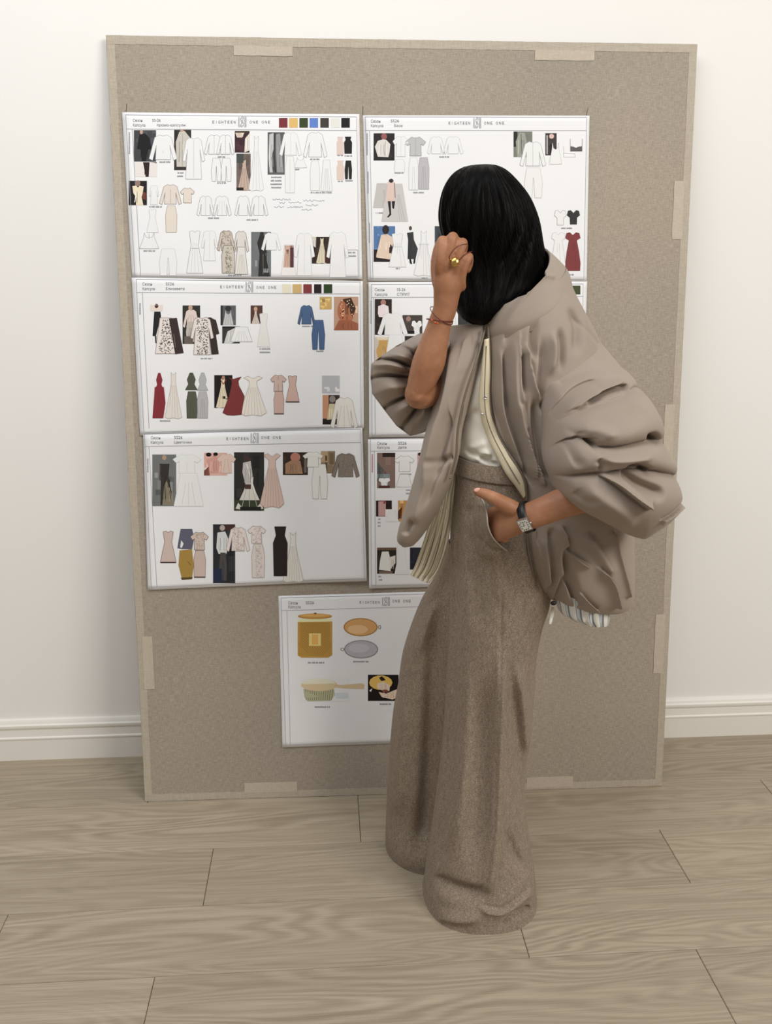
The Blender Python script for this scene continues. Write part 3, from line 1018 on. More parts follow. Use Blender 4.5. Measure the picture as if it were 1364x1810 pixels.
# ---- sheet, lower left
s4 = Sheet((254, 768), (640, 756), (648, 1025), (262, 1042),
           'lower left sheet with a black strapless dress and mustard skirt photo',
           lambda a, b: 0.0025*math.sin(2.8*a)*math.sin(2.8*b)+0.010*max(0, a-.75)*4*(.35+.65*b)+0.0015*(1-a)**6, 0.0046, 1.2)
frame(s4, [(256, 766), (637, 758)], [(256, 789), (637, 781.5)], [(256, 766), (268, 1037)], [(637, 758), (644, 1024)], [(268, 1037), (645, 1021)], [(264, 789), (278, 1036)])
heading(s4, 267, 773, 'SS26', 'Цветочки', 308, 308)
brand(s4, 400, 441, 443, 458, 462, 498, 775, 773)
margin_text(s4, 262, 810, 833)
photo(s4, 270, 803, 312, 894, (108, 110, 110), [('o', (.5, .06, .09, .05), (168, 142, 120)), ('g', [(.3, .18), (.72, .18), (.68, .42), (.9, .98), (.34, .98), (.36, .42)], (50, 46, 42)), ('g', [(.5, .6), (.6, .5), (.95, .98), (.42, .98)], (128, 120, 102)), ('l', ([(.34, .2), (.32, .5)], 2.2), (70, 62, 58))])
garment(s4, 'tee', 306, 802, 356, 836, fill=(232, 231, 230), line=LIGHTL, centre=True)
garment(s4, 'skirt', 308, 836, 360, 894, fill=(234, 232, 231), line=LIGHTL, pleats=3)
photo(s4, 361, 800, 402, 840, (212, 168, 156), [('o', (.2, .08, .12, .09), (30, 22, 24)), ('o', (.5, .06, .1, .08), (28, 20, 22)), ('g', [(.1, .3), (.5, .15), (.7, .3), (.62, .9), (.25, .9)], (200, 150, 142)), ('g', [(.0, .8), (.2, .6), (.25, 1), (.0, 1)], (120, 76, 66))], 0, 8)
garment(s4, 'tee', 384, 801, 417, 836, fill=(212, 188, 176), line=(180, 156, 146), lv=1, pleats=2)
photo(s4, 414, 799, 467, 902, (44, 42, 40), [('r', (0, .82, 1, 1), (56, 62, 42)), ('o', (.44, .12, .08, .05), (70, 48, 42)), ('gown', (.05, .42, .98, .98), (206, 202, 194)), ('g', [(.3, .18), (.55, .15), (.62, .4), (.55, .58), (.38, .55), (.28, .35)], (186, 182, 178)), ('r', (.36, .55, .56, .63), (70, 52, 46)), ('l', ([(.42, .2), (.7, .7)], 2.0), (226, 222, 216)), ('r', (.2, .93, .9, 1), (30, 30, 26))])
garment(s4, 'gala', 460, 801, 502, 897, fill=(206, 182, 170), line=(160, 136, 126), pleats=6, lv=2)
photo(s4, 500, 799, 544, 839, (52, 38, 34), [('o', (.5, .22, .2, .2), (178, 122, 104)), ('g', [(.1, .5), (.35, .35), (.7, .38), (.8, .95), (.1, .95)], (158, 124, 98)), ('r', (.85, .3, .95, .9), (112, 98, 94))])
garment(s4, 'tee', 535, 798, 571, 825, fill=(228, 225, 219), line=(168, 162, 156), centre=True)
garment(s4, 'pants', 551, 820, 579, 881, fill=(230, 226, 220), line=(172, 166, 160))
photo(s4, 567, 797, 592, 836, (132, 114, 92), [('r', (0, 0, .5, .5), (176, 150, 116)), ('r', (.3, .2, .45, .9), (90, 74, 58)), ('r', (.6, .1, .9, .6), (110, 94, 70))])
garment(s4, 'jacket', 586, 800, 635, 843, fill=(126, 114, 104), line=(92, 82, 76), lv=2, dots=(144, 132, 122))
garment(s4, 'dress', 284, 938, 312, 994, fill=(198, 178, 170), line=(92, 78, 78), trim=(56, 44, 46))
s4.put('printed_photo', [('g', [(320, 934), (340, 934), (344, 950), (340, 970), (322, 970), (314, 968), (318, 944)], (92, 92, 108)), ('g', [(318, 972), (340, 970), (343, 1000), (340, 1020), (322, 1022), (316, 998)], (160, 130, 66)), ('l', ([(326, 985), (338, 998)], 1.6), (126, 98, 44)), ('g', [(321, 954), (325, 960), (322, 968), (319, 966)], (232, 230, 230)), ('g', [(320, 1020), (341, 1019), (340, 1023), (322, 1024)], (88, 70, 40))], 0)
garment(s4, 'tee', 337, 939, 369, 971, fill=(202, 186, 174), line=(110, 96, 92), lv=1, dots=(176, 158, 148))
garment(s4, 'pencil', 343, 972, 364, 1020, fill=(196, 176, 168), line=(120, 100, 98), trim=(84, 64, 66), lv=1)
photo(s4, 377, 926, 416, 1030, (42, 42, 46), [('o', (.42, .06, .12, .05), (176, 164, 156)), ('g', [(.2, .14), (.55, .12), (.75, .3), (.6, .5), (.25, .5), (.15, .4)], (206, 208, 208)), ('pants', (.28, .48, .62, .96), (76, 72, 72)), ('r', (.0, .75, .4, .98), (34, 44, 66)), ('r', (.55, 0, 1, .1), (70, 46, 42))])
garment(s4, 'jacket', 400, 930, 442, 974, fill=(222, 212, 206), line=(160, 146, 142), centre=True, dots=(196, 180, 174))
garment(s4, 'tee', 438, 928, 470, 959, fill=(222, 212, 207), line=(150, 136, 132), dots=(196, 178, 174))
garment(s4, 'pencil', 445, 961, 468, 1020, fill=(216, 206, 200), line=(166, 154, 148), dots=(190, 176, 170))
garment(s4, 'column', 483, 930, 508, 1017, fill=(40, 32, 32), line=(22, 18, 18), lv=2, pleats=2)
garment(s4, 'gown', 500, 940, 536, 1028, fill=(222, 218, 210), line=(168, 162, 156), pleats=6)

# ---- sheet, middle right
s5 = Sheet((651, 499), (1037, 497), (1029, 770), (652, 773),
           'middle right sheet with a white shirt photo behind the raised forearm',
           lambda a, b: 0.0015*math.sin(3*a)*math.sin(3*b)+0.005*(1-a)**8, 0.0022, 1.2)
frame(s5, [(656, 503), (1030, 502)], [(656, 526), (1030, 524)], [(656, 503), (657, 769)], [(1030, 502), (1025, 766)], [(657, 769), (1026, 766)], [(660, 526), (663, 768)])
heading(s5, 662, 512, 'SS-26', 'СТРИТ', 701, 701)
brand(s5, 790, 830, 834, 848, 853, 890, 513)
margin_text(s5, 655.5, 532, 570)
photo(s5, 662, 529, 692, 592, (46, 36, 32), [('o', (.5, .1, .16, .09), (164, 120, 108)), ('g', [(.2, .2), (.5, .14), (.8, .2), (.85, .45), (.75, .52), (.25, .5), (.18, .4)], (224, 212, 214)), ('r', (.3, .52, .75, 1), (20, 18, 18))])
garment(s5, 'jacket', 667, 553, 720, 593, fill=(233, 231, 235), line=(206, 202, 208), centre=False)
photo(s5, 711, 557, 746, 590, (70, 62, 58), [('o', (.3, .2, .12, .14), (150, 120, 110)), ('puff', (.45, .3, .98, 1), (226, 226, 236)), ('r', (0, .85, .6, 1), (24, 24, 30))])
photo(s5, 662, 596, 690, 640, (196, 186, 172), [('pants', (.1, .1, .95, 1.0), (190, 152, 92)), ('r', (.15, 0, .8, .12), (216, 204, 180))], grain=2)
garment(s5, 'pants', 683, 592, 714, 650, fill=(232, 230, 233), line=LIGHTL, lv=1)
photo(s5, 715, 594, 740, 640, (42, 36, 34))
photo(s5, 809, 540, 835, 604, (52, 54, 54))
garment(s5, 'dress', 786, 530, 809, 600, fill=(226, 228, 234), line=(192, 192, 202), lv=1)
for xa, xb, c in ((976, 990, (130, 56, 58)), (993, 1007, (58, 56, 46)), (1010, 1025, (62, 72, 42))):
    swatch(s5, xa, 505, xb, 520.5, c)

# ---- sheet, lower right
s6 = Sheet((650, 776), (1028, 771), (1023, 1033), (652, 1039),
           'lower right sheet of small photos, half hidden behind the open jacket',
           lambda a, b: 0.0015*math.sin(3*a)*math.sin(3*b)+0.006*(1-a)**7, 0.0034, 1.35)
frame(s6, [(654, 775), (1024, 773)], [(654, 797), (1024, 795)], [(654, 775), (656, 1035)], [(1024, 773), (1019, 1032)], [(656, 1034), (1020, 1030)], [(661, 797), (664, 1035)])
heading(s6, 666, 783, 'SS26', 'дети', 703, 703, 7.2)
brand(s6, 790, 830, 834, 848, 853, 890, 784)
margin_text(s6, 657.5, 802, 834, (176, 120, 116))
photo(s6, 666, 800, 698, 862, (116, 96, 88), [('g', [(0, .25), (.4, .5), (.1, .8), (0, .8)], (80, 80, 80)), ('r', (.0, .6, .7, .72), (120, 132, 132)), ('puff', (.08, .68, .72, .98), (224, 222, 222)), ('r', (.1, .93, .7, 1), (74, 40, 34)), ('r', (.3, 0, 1, .12), (44, 32, 28))])
garment(s6, 'tee', 697, 805, 732, 833, fill=(214, 214, 214), line=(150, 156, 150), centre=True)
garment(s6, 'skirt', 700, 838, 728, 860, fill=(216, 216, 218), line=(170, 170, 172), pleats=3)
photo(s6, 737, 800, 762, 842, (196, 160, 156), [('o', (.2, .06, .16, .07), (26, 18, 22))])
photo(s6, 664, 884, 692, 912, (40, 24, 26), [('r', (.15, .05, .62, .98), (178, 140, 138)), ('r', (.25, .02, .6, .2), (134, 58, 66)), ('r', (.6, .55, 1, 1), (220, 218, 218))])
photo(s6, 703, 884, 728, 921, (176, 134, 88), [('g', [(0, .5), (.3, .3), (.25, .7), (0, .95)], (74, 40, 26))])
garment(s6, 'tank', 681, 901, 704, 921, fill=(216, 212, 212), line=LIGHTL)
photo(s6, 666, 967, 700, 1013, (44, 36, 32), [('g', [(.25, .15), (.6, .15), (.7, .5), (.7, .9), (.1, .85), (.15, .5)], (218, 212, 206)), ('g', [(.5, .4), (.95, .3), (.95, .6), (.6, .9)], (206, 200, 192)), ('r', (.1, .9, .8, 1), (110, 92, 82)), ('r', (0, 0, 1, .1), (96, 74, 58))])
garment(s6, 'dress', 697, 960, 722, 1014, fill=(218, 216, 218), line=LIGHTL)
photo(s6, 724, 967, 744, 1006, (36, 38, 48))
for x0, y0, x1, ln in ((706, 838, 727, 1), (715, 866, 724, 2), (666, 917, 672, 3), (667, 1018, 674, 2)):
    caption(s6, x0, y0, x1, lines=ln)

# ---- sheet, bottom
s7 = Sheet((492, 1053), (880, 1042), (874, 1308), (499, 1320),
           'bottom sheet with gold canister, oval hand mirrors and a hairbrush',
           lambda a, b: 0.002*math.sin(2.6*a)*math.sin(2.8*b)+0.004*(1-a)**6*b*b, 0.0014, 1.5)
frame(s7, [(496, 1056.5), (876, 1046)], [(497, 1079), (875, 1068)], [(496.5, 1056.5), (505, 1317)], [(876, 1046), (870, 1305)], [(505, 1316), (871, 1305)], [(507, 1079), (513, 1316)])
heading(s7, 509, 1065, 'SS26', '', 540, 540, 7)
brand(s7, 635, 672, 675, 689, 693, 727, 1064, 1062, 8.5)
can = [('g', oval(556.5, 1089, 30.5, 5, 22), (170, 126, 66)), ('g', oval(556.5, 1087.5, 26, 3, 20), (192, 150, 88)), ('g', oval(557, 1084, 2.6, 1.6), (120, 84, 50)), ('r', (527, 1094, 586, 1099), (232, 204, 158)),
       ('g', [(526, 1099), (587, 1098), (587, 1157), (580, 1162), (533, 1162), (526, 1158)], (168, 132, 66))]
for i in range(-9, 16):
    for sgn in (1, -1):
        xa = 526+i*4.4 if sgn > 0 else 587-i*4.4
        pts = []
        for k in range(0, 15):
            x, y = xa+sgn*k*4.2, 1100+k*4.2
            if 527 < x < 586 and y < 1160:
                pts.append((x, y))
        if len(pts) > 1:
            can.append(('l', (pts, .7), (140, 104, 46)))
can += [('r', (546, 1119, 567, 1141), (226, 184, 116)), ('r', (551, 1121, 562, 1139), (200, 154, 84))]
s7.put('canister_picture', can, 0, 'woven gold canister with a lid')
s7.put('mirror_picture', [('g', oval(637, 1108, 30, 16, 26), (150, 108, 60)), ('g', oval(637, 1108, 28, 14.4, 26), (188, 144, 92)), ('g', oval(632, 1112, 18, 8, 20), (202, 166, 124)), ('l', (oval(670.5, 1108, 2.4, 3, 12)+[(672.9, 1108)], 1), (120, 94, 70))], 0, 'gold oval hand mirror')
s7.put('mirror_picture', [('g', oval(638, 1147, 30, 16, 26), (112, 112, 114)), ('g', oval(638, 1147, 28.5, 14.6, 26), (160, 160, 166)), ('g', oval(634, 1145, 18, 8, 20), (172, 172, 178)), ('l', (oval(605, 1147, 3, 2.4, 12)+[(608, 1147)], 1), (110, 104, 98))], 0, 'silver oval hand mirror')
br = [('r', (531, 1197, 617, 1239), (204, 206, 204)), ('r', (593, 1224, 615, 1234), (180, 190, 196)), ('g', [(536, 1217), (590, 1217), (592, 1228), (584, 1238), (544, 1239), (538, 1232)], (160, 160, 132))]
for k in range(13):
    br.append(('l', ([(540+k*4, 1218), (541+k*3.7, 1237)], 1.1), (112, 112, 84)))
br += [('g', oval(564, 1210, 32, 11, 24), (192, 174, 140)), ('g', oval(563, 1207, 29, 8, 24), (212, 200, 180)), ('g', [(592, 1209), (604, 1210), (640, 1207), (644, 1210), (643, 1217), (606, 1216), (590, 1214)], (186, 166, 132))]
s7.put('hairbrush_picture', br, 0, 'oval hairbrush with green bristles')
photo(s7, 650, 1192, 704, 1238, (22, 18, 18), [('o', (.42, .3, .38, .28), (214, 168, 90)), ('g', [(.36, .12), (.46, .05), (.58, .2), (.45, .24)], (30, 24, 24)), ('g', [(.3, .34), (.5, .26), (.72, .4), (.7, .62), (.5, .62), (.3, .5)], (226, 188, 170)), ('g', [(.35, .66), (.6, .72), (.95, .55), (1, .85), (.8, .95), (.45, .85)], (216, 184, 164)), ('o', (.56, .62, .1, .06), (120, 62, 52)), ('g', [(.04, .6), (.14, .52), (.1, .66)], (222, 214, 206))], 0, 4)
for x0, y0, x1 in ((544, 1171, 571), (624, 1169, 650), (556, 1249, 583), (671, 1244, 690)):
    caption(s7, x0, y0, x1, (126, 126, 130))

# ------------------------------------------------------------------ person: cloth and body builders
def catmull(rows, m):
    """Smooth resampling of an array of key rows to m rows."""
    A = np.asarray(rows, float)
    k = len(A)
    out = np.zeros((m, A.shape[1]))
    for i in range(m):
        x = i/(m-1)*(k-1)
        j = min(int(x), k-2)
        t = x-j
        p1, p2 = A[j], A[j+1]
        p0 = A[j-1] if j > 0 else 2*p1-p2
        p3 = A[j+2] if j+2 < k else 2*p2-p1
        out[i] = 0.5*((2*p1)+(-p0+p2)*t+(2*p0-5*p1+4*p2-p3)*t*t+(-p0+3*p1-3*p2+p3)*t**3)
    return out


def sm(a, b, x):
    t = np.clip((x-a)/(b-a), 0, 1)
    return t*t*(3-2*t)


class Loft:
    """Rings between a left and a right outline point; rows: Lx Ly YL Rx Ry YR depth [exponent]."""
    def __init__(self, rows, n, m, expo=2.0):
        rows = [list(r)+([expo] if len(r) == 7 else []) for r in rows]
        R = catmull(rows, m)
        self.n, self.m = n, m
        t = np.linspace(0, 2*np.pi, n, endpoint=False)
        # spread samples evenly over the facing half
        self.t = t+0.30*np.sin(2*t)*0.5
        V = np.zeros((m, n, 3))
        self.b = np.zeros((m, 3))
        for i in range(m):
            lx, ly, yl, rx, ry, yr, d, e = R[i]
            pl, pr = P(lx, ly, yl), P(rx, ry, yr)
            c, a = (pl+pr)/2, (pr-pl)/2
            h = np.array([a[0], a[1], 0.0])
            b = np.array([h[1], -h[0], 0.0])
            b /= np.linalg.norm(b)
            if b[1] > 0:
                b = -b
            ct, st = np.cos(self.t), np.sin(self.t)
            ex = 2.0/max(e, .5)
            cc, ss = np.sign(ct)*np.abs(ct)**ex, np.sign(st)*np.abs(st)**ex
            V[i] = c+np.outer(cc, a)+np.outer(ss, b*max(d, 0.002))
            self.b[i] = b
        self.V = V
        self.base = V.copy()
        self.front = np.tile(sm(-0.25, 0.35, np.sin(self.t)), (m, 1))
        self.D = np.zeros((m, n))
        self.px = pix(V.reshape(-1, 3))

    def fold(self, pts, w, amp, kind='v', taper=(0.18, 0.18), side=None):
        px = self.px
        p = np.asarray(pts, float)
        if len(p) > 2:
            p = catmull(p, 5*len(p))
        reach = (4.5 if kind in 'sc' else 2.6)*w
        near_ = np.nonzero((px[:, 0] > p[:, 0].min()-reach) & (px[:, 0] < p[:, 0].max()+reach) & (px[:, 1] > p[:, 1].min()-reach)
                           & (px[:, 1] < p[:, 1].max()+reach) & (self.front.ravel() > 0))[0]
        if not len(near_):
            return
        px = px[near_]
        seg = np.linalg.norm(np.diff(p, axis=0), axis=1)
        cum = np.concatenate([[0], np.cumsum(seg)])
        best = np.full(len(px), 1e9)
        sgn = np.ones(len(px))
        along = np.zeros(len(px))
        for i in range(len(p)-1):
            d = p[i+1]-p[i]
            L2 = d@d+1e-9
            e = px-p[i]
            tt = np.clip((e@d)/L2, 0, 1)
            q = e-np.outer(tt, d)
            dist = np.hypot(q[:, 0], q[:, 1])
            k = dist < best
            best[k] = dist[k]
            cr = d[0]*e[:, 1]-d[1]*e[:, 0]
            sgn[k] = np.sign(cr[k])
            along[k] = (cum[i]+tt[k]*seg[i])/cum[-1]
        tp = np.ones(len(px))
        if taper[0] > 0:
            tp *= sm(0, taper[0], along)
        if taper[1] > 0:
            tp *= sm(1, 1-taper[1], along)
        if kind == 'v':
            f = -amp*np.exp(-(best/w)**2)
        elif kind == 'r':
            f = amp*np.exp(-(best/w)**2)
        elif kind == 'c':      # sharp crease
            f = -amp*np.exp(-best/w)
        else:                  # 's': overlapping fold, raised on the side below a stroke drawn rightwards
            s = best*sgn
            f = amp*np.where(s > 0, np.exp(-np.abs(s)/w), -0.45*np.exp(-np.abs(s)/(0.55*w)))
        self.D.ravel()[near_] += f*tp*self.front.ravel()[near_]

    def bands(self, curves, heights, powers, sharp=0.55):
        """Stacked puffs between fold lines that run across: each is round and ends in a crease."""
        x, y = self.px[:, 0], self.px[:, 1]
        ys = [np.interp(x, [p[0] for p in c], [p[1] for p in c]) for c in curves]
        for k in range(len(curves)-1):
            q = (y-ys[k])/np.maximum(ys[k+1]-ys[k], 1.0)
            ok = (q > 0) & (q < 1)
            f = np.where(ok, np.sin(np.pi*np.clip(q, 0, 1)**powers[k])**sharp, 0)*heights[k]
            self.D += f.reshape(self.m, self.n)*sm(-.05, .5, np.sin(self.t))[None, :]

    def wrinkle(self, amp, scale, seed=0.0, stretch=(1, 1, 1)):
        r = np.random.default_rng(int(seed*10))
        v = self.base.reshape(-1, 3)*np.array(stretch)*scale
        w = np.zeros(len(v))
        for k in range(10):
            d = r.normal(size=3)
            w += np.sin(v@d*(0.7+0.25*k)+r.uniform(0, 6.28)+1.3*np.sin(v@r.normal(size=3)*.6))/(1+.35*k)
        self.D += amp*w.reshape(self.m, self.n)*0.35

    def finish(self, it=3):
        D = self.D
        for _ in range(it):
            D = (D+np.roll(D, 1, 1)+np.roll(D, -1, 1))/3
            u, d = np.vstack([D[:1], D[:-1]]), np.vstack([D[1:], D[-1:]])
            D = (D+u+d)/3
        self.V = self.base+D[:, :, None]*self.b[:, None, :]

    def build(self, name, mat, parent, cap0=True, cap1=True, attr=False, us=1.0, vs=1.0, thick=0.0):
        self.finish()
        m, n = self.m, self.n
        verts = self.V.reshape(-1, 3)
        ii, jj = np.meshgrid(np.arange(m-1), np.arange(n), indexing='ij')
        kk = (jj+1) % n
        Q = np.stack([ii*n+jj, (ii+1)*n+jj, (ii+1)*n+kk, ii*n+kk], -1).reshape(-1, 4)
        # outward winding: compare one facing quad with the direction to the viewer
        mi, mj = m//2, int(np.argmin(np.abs(self.t-math.pi/2)))
        e1, e2 = self.base[mi+1, mj]-self.base[mi, mj], self.base[mi, (mj+1) % n]-self.base[mi, mj]
        flip = np.cross(e1, e2)@self.b[mi] < 0
        tris = []
        if cap0:
            verts = np.vstack([verts, self.V[0].mean(0)])
            c = len(verts)-1
            tris += [(c, j, (j+1) % n) for j in range(n)]
        if cap1:
            verts = np.vstack([verts, self.V[-1].mean(0)])
            c, o = len(verts)-1, (m-1)*n
            tris += [(c, o+(j+1) % n, o+j) for j in range(n)]
        T = np.array(tris, int).reshape(-1, 3)
        if flip:
            Q, T = Q[:, ::-1], T[:, ::-1]
        me = bpy.data.meshes.new(name)
        me.vertices.add(len(verts))
        me.vertices.foreach_set('co', np.ascontiguousarray(verts, dtype=np.float32).ravel())
        nl = Q.size+T.size
        me.loops.add(nl)
        me.loops.foreach_set('vertex_index', np.concatenate([Q.ravel(), T.ravel()]).astype(np.int32))
        me.polygons.add(len(Q)+len(T))
        starts = np.concatenate([np.arange(len(Q))*4, Q.size+np.arange(len(T))*3])
        me.polygons.foreach_set('loop_start', starts.astype(np.int32))
        me.update(calc_edges=True)
        me.validate()
        me.polygons.foreach_set('use_smooth', [True]*len(me.polygons))
        me.materials.append(mat)
        ob = link(bpy.data.objects.new(name, me), parent)
        if attr:
            a = ob.data.attributes.new('strand', 'FLOAT_VECTOR', 'POINT')
            vals = []
            for i in range(m):
                for j in range(n):
                    # mirrored around the ring so that the seam does not show
                    vals += [(1-abs(self.t[j]/math.pi-1))*us, i/(m-1)*vs, 0.0]
            vals += [0.0]*(3*(len(verts)-m*n))
            a.data.foreach_set('vector', vals)
        if thick:
            md = ob.modifiers.new('thickness', 'SOLIDIFY')
            md.thickness = thick
        return ob


def sweep(points, radii, n=16, thick=None, axis=None, caps=True):
    """Closed tube through world points; thick = second half-axis along the view depth, axis = width direction."""
    pts = np.asarray(points, float)
    k = len(pts)
    V, F = [], []
    T = np.gradient(pts, axis=0)
    T /= np.linalg.norm(T, axis=1)[:, None]
    ref = np.array([0.31, -0.87, 0.38]) if axis is None else np.asarray(axis, float)
    thick = radii if thick is None else thick
    for i in range(k):
        w = ref-T[i]*(ref@T[i])
        w /= np.linalg.norm(w)+1e-9
        h = np.cross(T[i], w)
        for j in range(n):
            a = 2*math.pi*j/n
            V.append(pts[i]+w*math.cos(a)*radii[i]+h*math.sin(a)*thick[i])
    for i in range(k-1):
        for j in range(n):
            q = (j+1) % n
            F.append((i*n+j, i*n+q, (i+1)*n+q, (i+1)*n+j))
    if caps:
        for o, s, p in ((0, -1, pts[0]), ((k-1)*n, 1, pts[-1])):
            r = min(radii[0 if o == 0 else -1], thick[0 if o == 0 else -1])
            # small dome
            tdir = T[0 if o == 0 else -1]*s
            ring = []
            for j in range(n):
                V.append(p+(V[o+j]-p)*0.66+tdir*r*0.66)
                ring.append(len(V)-1)
            V.append(p+tdir*r*0.92)
            c = len(V)-1
            for j in range(n):
                q = (j+1) % n
                F.append((o+j, ring[j], ring[q], o+q) if s > 0 else (o+q, ring[q], ring[j], o+j))
                F.append((ring[j], c, ring[q]) if s > 0 else (ring[q], c, ring[j]))
    return V, F


def merge(parts):
    V, F = [], []
    for v, f in parts:
        o = len(V)
        V += list(v)
        F += [tuple(i+o for i in q) for q in f]
    return V, F


def ellipsoid(c, ax, nu=20, nv=14):
    """ax: three axis vectors."""
    V, F = [], []
    c = np.asarray(c, float)
    A = [np.asarray(a, float) for a in ax]
    for i in range(1, nv):
        th = math.pi*i/nv
        for j in range(nu):
            ph = 2*math.pi*j/nu
            V.append(c+A[0]*math.sin(th)*math.cos(ph)+A[1]*math.sin(th)*math.sin(ph)+A[2]*math.cos(th))
    for i in range(nv-2):
        for j in range(nu):
            q = (j+1) % nu
            F.append((i*nu+j, (i+1)*nu+j, (i+1)*nu+q, i*nu+q))
    V += [c+A[2], c-A[2]]
    a, b = len(V)-2, len(V)-1
    o = (nv-2)*nu
    for j in range(nu):
        q = (j+1) % nu
        F += [(a, j, q), (b, o+q, o+j)]
    return V, F


def chain(keys, n=14):
    """keys: (point, radius[, thickness]) smoothly resampled."""
    A = [[*k[0], k[1], (k[2] if len(k) > 2 else k[1])] for k in keys]
    R = catmull(A, max(8, 5*len(A)))
    return R[:, :3], R[:, 3], R[:, 4]


def limb(keys, n=16, axis=None):
    p, r, t = chain(keys)
    return sweep(p, r, n, t, axis)


def tube_on(name, pts, r, mat, parent, n=8):
    p = catmull(np.asarray(pts, float), max(6, 4*len(pts))) if len(pts) > 2 else np.asarray(pts, float)
    v, f = sweep(p, [r]*len(p), n)
    return mesh_obj(name, v, f, mat, parent)


# ---- body: one continuous skin surface
FDIR = np.array([-0.86, 0.34, -0.38])
FDIR /= np.linalg.norm(FDIR)                       # the way the face looks: down towards the board
HSIDE = np.cross(FDIR, [0, 0, 1]); HSIDE /= np.linalg.norm(HSIDE)
HUP = np.cross(HSIDE, FDIR)
HC = P(866, 408, -0.60)
parts = []
parts.append(ellipsoid(HC, (HSIDE*0.070, FDIR*0.086, HUP*0.096), 24, 18))
parts.append(ellipsoid(HC+FDIR*0.022-HUP*0.055, (HSIDE*0.054, FDIR*0.066, HUP*0.062), 20, 14))
parts.append(ellipsoid(HC+FDIR*0.088-HUP*0.030, (HSIDE*0.013, FDIR*0.022, HUP*0.026), 12, 10))      # nose
parts.append(ellipsoid(HC+FDIR*0.074-HUP*0.094, (HSIDE*0.022, FDIR*0.018, HUP*0.016), 12, 10))      # chin
parts.append(ellipsoid(HC+FDIR*0.078+HUP*0.004, (HSIDE*0.046, FDIR*0.012, HUP*0.012), 14, 10))      # brow
for s in (-1, 1):
    parts.append(ellipsoid(HC+HSIDE*s*0.070-HUP*0.015-FDIR*0.006, (HSIDE*0.010, FDIR*0.018, HUP*0.030), 12, 10))   # ears
parts.append(limb([(HC-HUP*0.06, 0.052), (P(893, 505, -0.60), 0.050), (P(915, 570, -0.60), 0.060)]))
parts.append(limb([(P(918, 575, -0.60), 0.075, 0.060), (P(915, 680, -0.61), 0.105, 0.070), (P(905, 800, -0.62), 0.082, 0.066), (P(885, 930, -0.63), 0.105, 0.085), (P(880, 1010, -0.63), 0.100, 0.085)], 20, (1, 0, 0)))
# legs and feet
parts.append(limb([(P(905, 990, -0.645), 0.078), (P(868, 1260, -0.645), 0.052), (np.array([0.285, -0.67, 0.09]), 0.036), (np.array([0.275, -0.67, 0.050]), 0.038)]))
parts.append(limb([(np.array([0.295, -0.67, 0.036]), 0.034), (np.array([0.245, -0.70, 0.032]), 0.030), (np.array([0.190, -0.73, 0.022]), 0.020)]))
parts.append(limb([(P(850, 1000, -0.58), 0.075), (P(785, 1240, -0.53), 0.050), (np.array([0.150, -0.49, 0.09]), 0.036), (np.array([0.140, -0.49, 0.050]), 0.038)]))
parts.append(limb([(np.array([0.165, -0.49, 0.036]), 0.034), (np.array([0.140, -0.50, 0.032]), 0.028), (np.array([0.110, -0.51, 0.022]), 0.018)]))
# her right arm, raised to the face
RY = -0.70
parts.append(limb([(P(862, 612, -0.52), 0.050), (P(800, 660, -0.58), 0.045), (P(748, 692, -0.665), 0.036), (P(738, 694, -0.685), 0.030)]))
parts.append(limb([(P(737, 697, -0.685), 0.0235), (P(744, 676, -0.69), 0.0285), (P(757, 642, -0.695), 0.0335), (P(768, 604, -0.70), 0.0285),
                   (P(777, 572, -0.705), 0.0240, 0.021), (P(786, 546, -0.71), 0.0240, 0.018), (P(789, 522, -0.715), 0.0265, 0.017),
                   (P(792, 500, -0.72), 0.0300, 0.017), (P(796, 480, -0.72), 0.0335, 0.016)], 20, RT))
rf = [((776, 472), (781, 424), 0.0100), ((790, 473), (799, 418), 0.0105), ((804, 480), (816, 428), 0.0100), ((815, 490), (827, 452), 0.0088)]
for (mx, my), (qx, qy), r in rf:
    parts.append(limb([(P(mx+1, my+18, -0.716), r*1.05), (P(mx, my, -0.727), r*1.12), (P((mx+qx)/2, (my+qy)/2, -0.732), r*0.98), (P(qx, qy+4, -0.728), r*1.05),
                       (P(qx+2, qy+3, -0.708), r*1.0), (P(qx+3, qy+12, -0.694), r*0.88), (P(qx-1, qy+26, -0.690), r*0.8)], 14))
parts.append(limb([(P(783, 522, -0.70), 0.015), (P(774, 492, -0.695), 0.014), (P(771, 462, -0.690), 0.0115), (P(775, 436, -0.685), 0.0095), (P(781, 424, -0.683), 0.0075)], 14))
# her left arm, thumb out of the pocket
parts.append(limb([(P(985, 630, -0.70), 0.050), (P(1050, 740, -0.78), 0.044), (P(1092, 838, -0.84), 0.040)]))
parts.append(limb([(P(1100, 845, -0.85), 0.034), (P(1050, 868, -0.865), 0.036, 0.032), (P(1005, 885, -0.872), 0.0315, 0.027), (P(960, 903, -0.872), 0.0280, 0.022), (P(930, 914, -0.862), 0.0275, 0.019),
                   (P(908, 919, -0.845), 0.0320, 0.018), (P(888, 923, -0.822), 0.0380, 0.018), (P(870, 928, -0.790), 0.0370, 0.016)], 20, UP))
lf = [((868, 905), 0.0095), ((866, 922), 0.0100), ((868, 938), 0.0095), ((874, 952), 0.0085)]
for (mx, my), r in lf:
    parts.append(limb([(P(mx+20, my, -0.820), r), (P(mx+2, my+2, -0.785), r*1.05), (P(mx-10, my+14, -0.730), r), (P(mx-18, my+36, -0.700), r*.9), (P(mx-20, my+56, -0.695), r*.8)], 12))
parts.append(limb([(P(912, 902, -0.850), 0.0165), (P(894, 893, -0.850), 0.0165), (P(874, 881, -0.845), 0.0130), (P(856, 873, -0.840), 0.0112), (P(842, 868.5, -0.832), 0.0085)], 16))
bv_, bf_ = merge(parts)
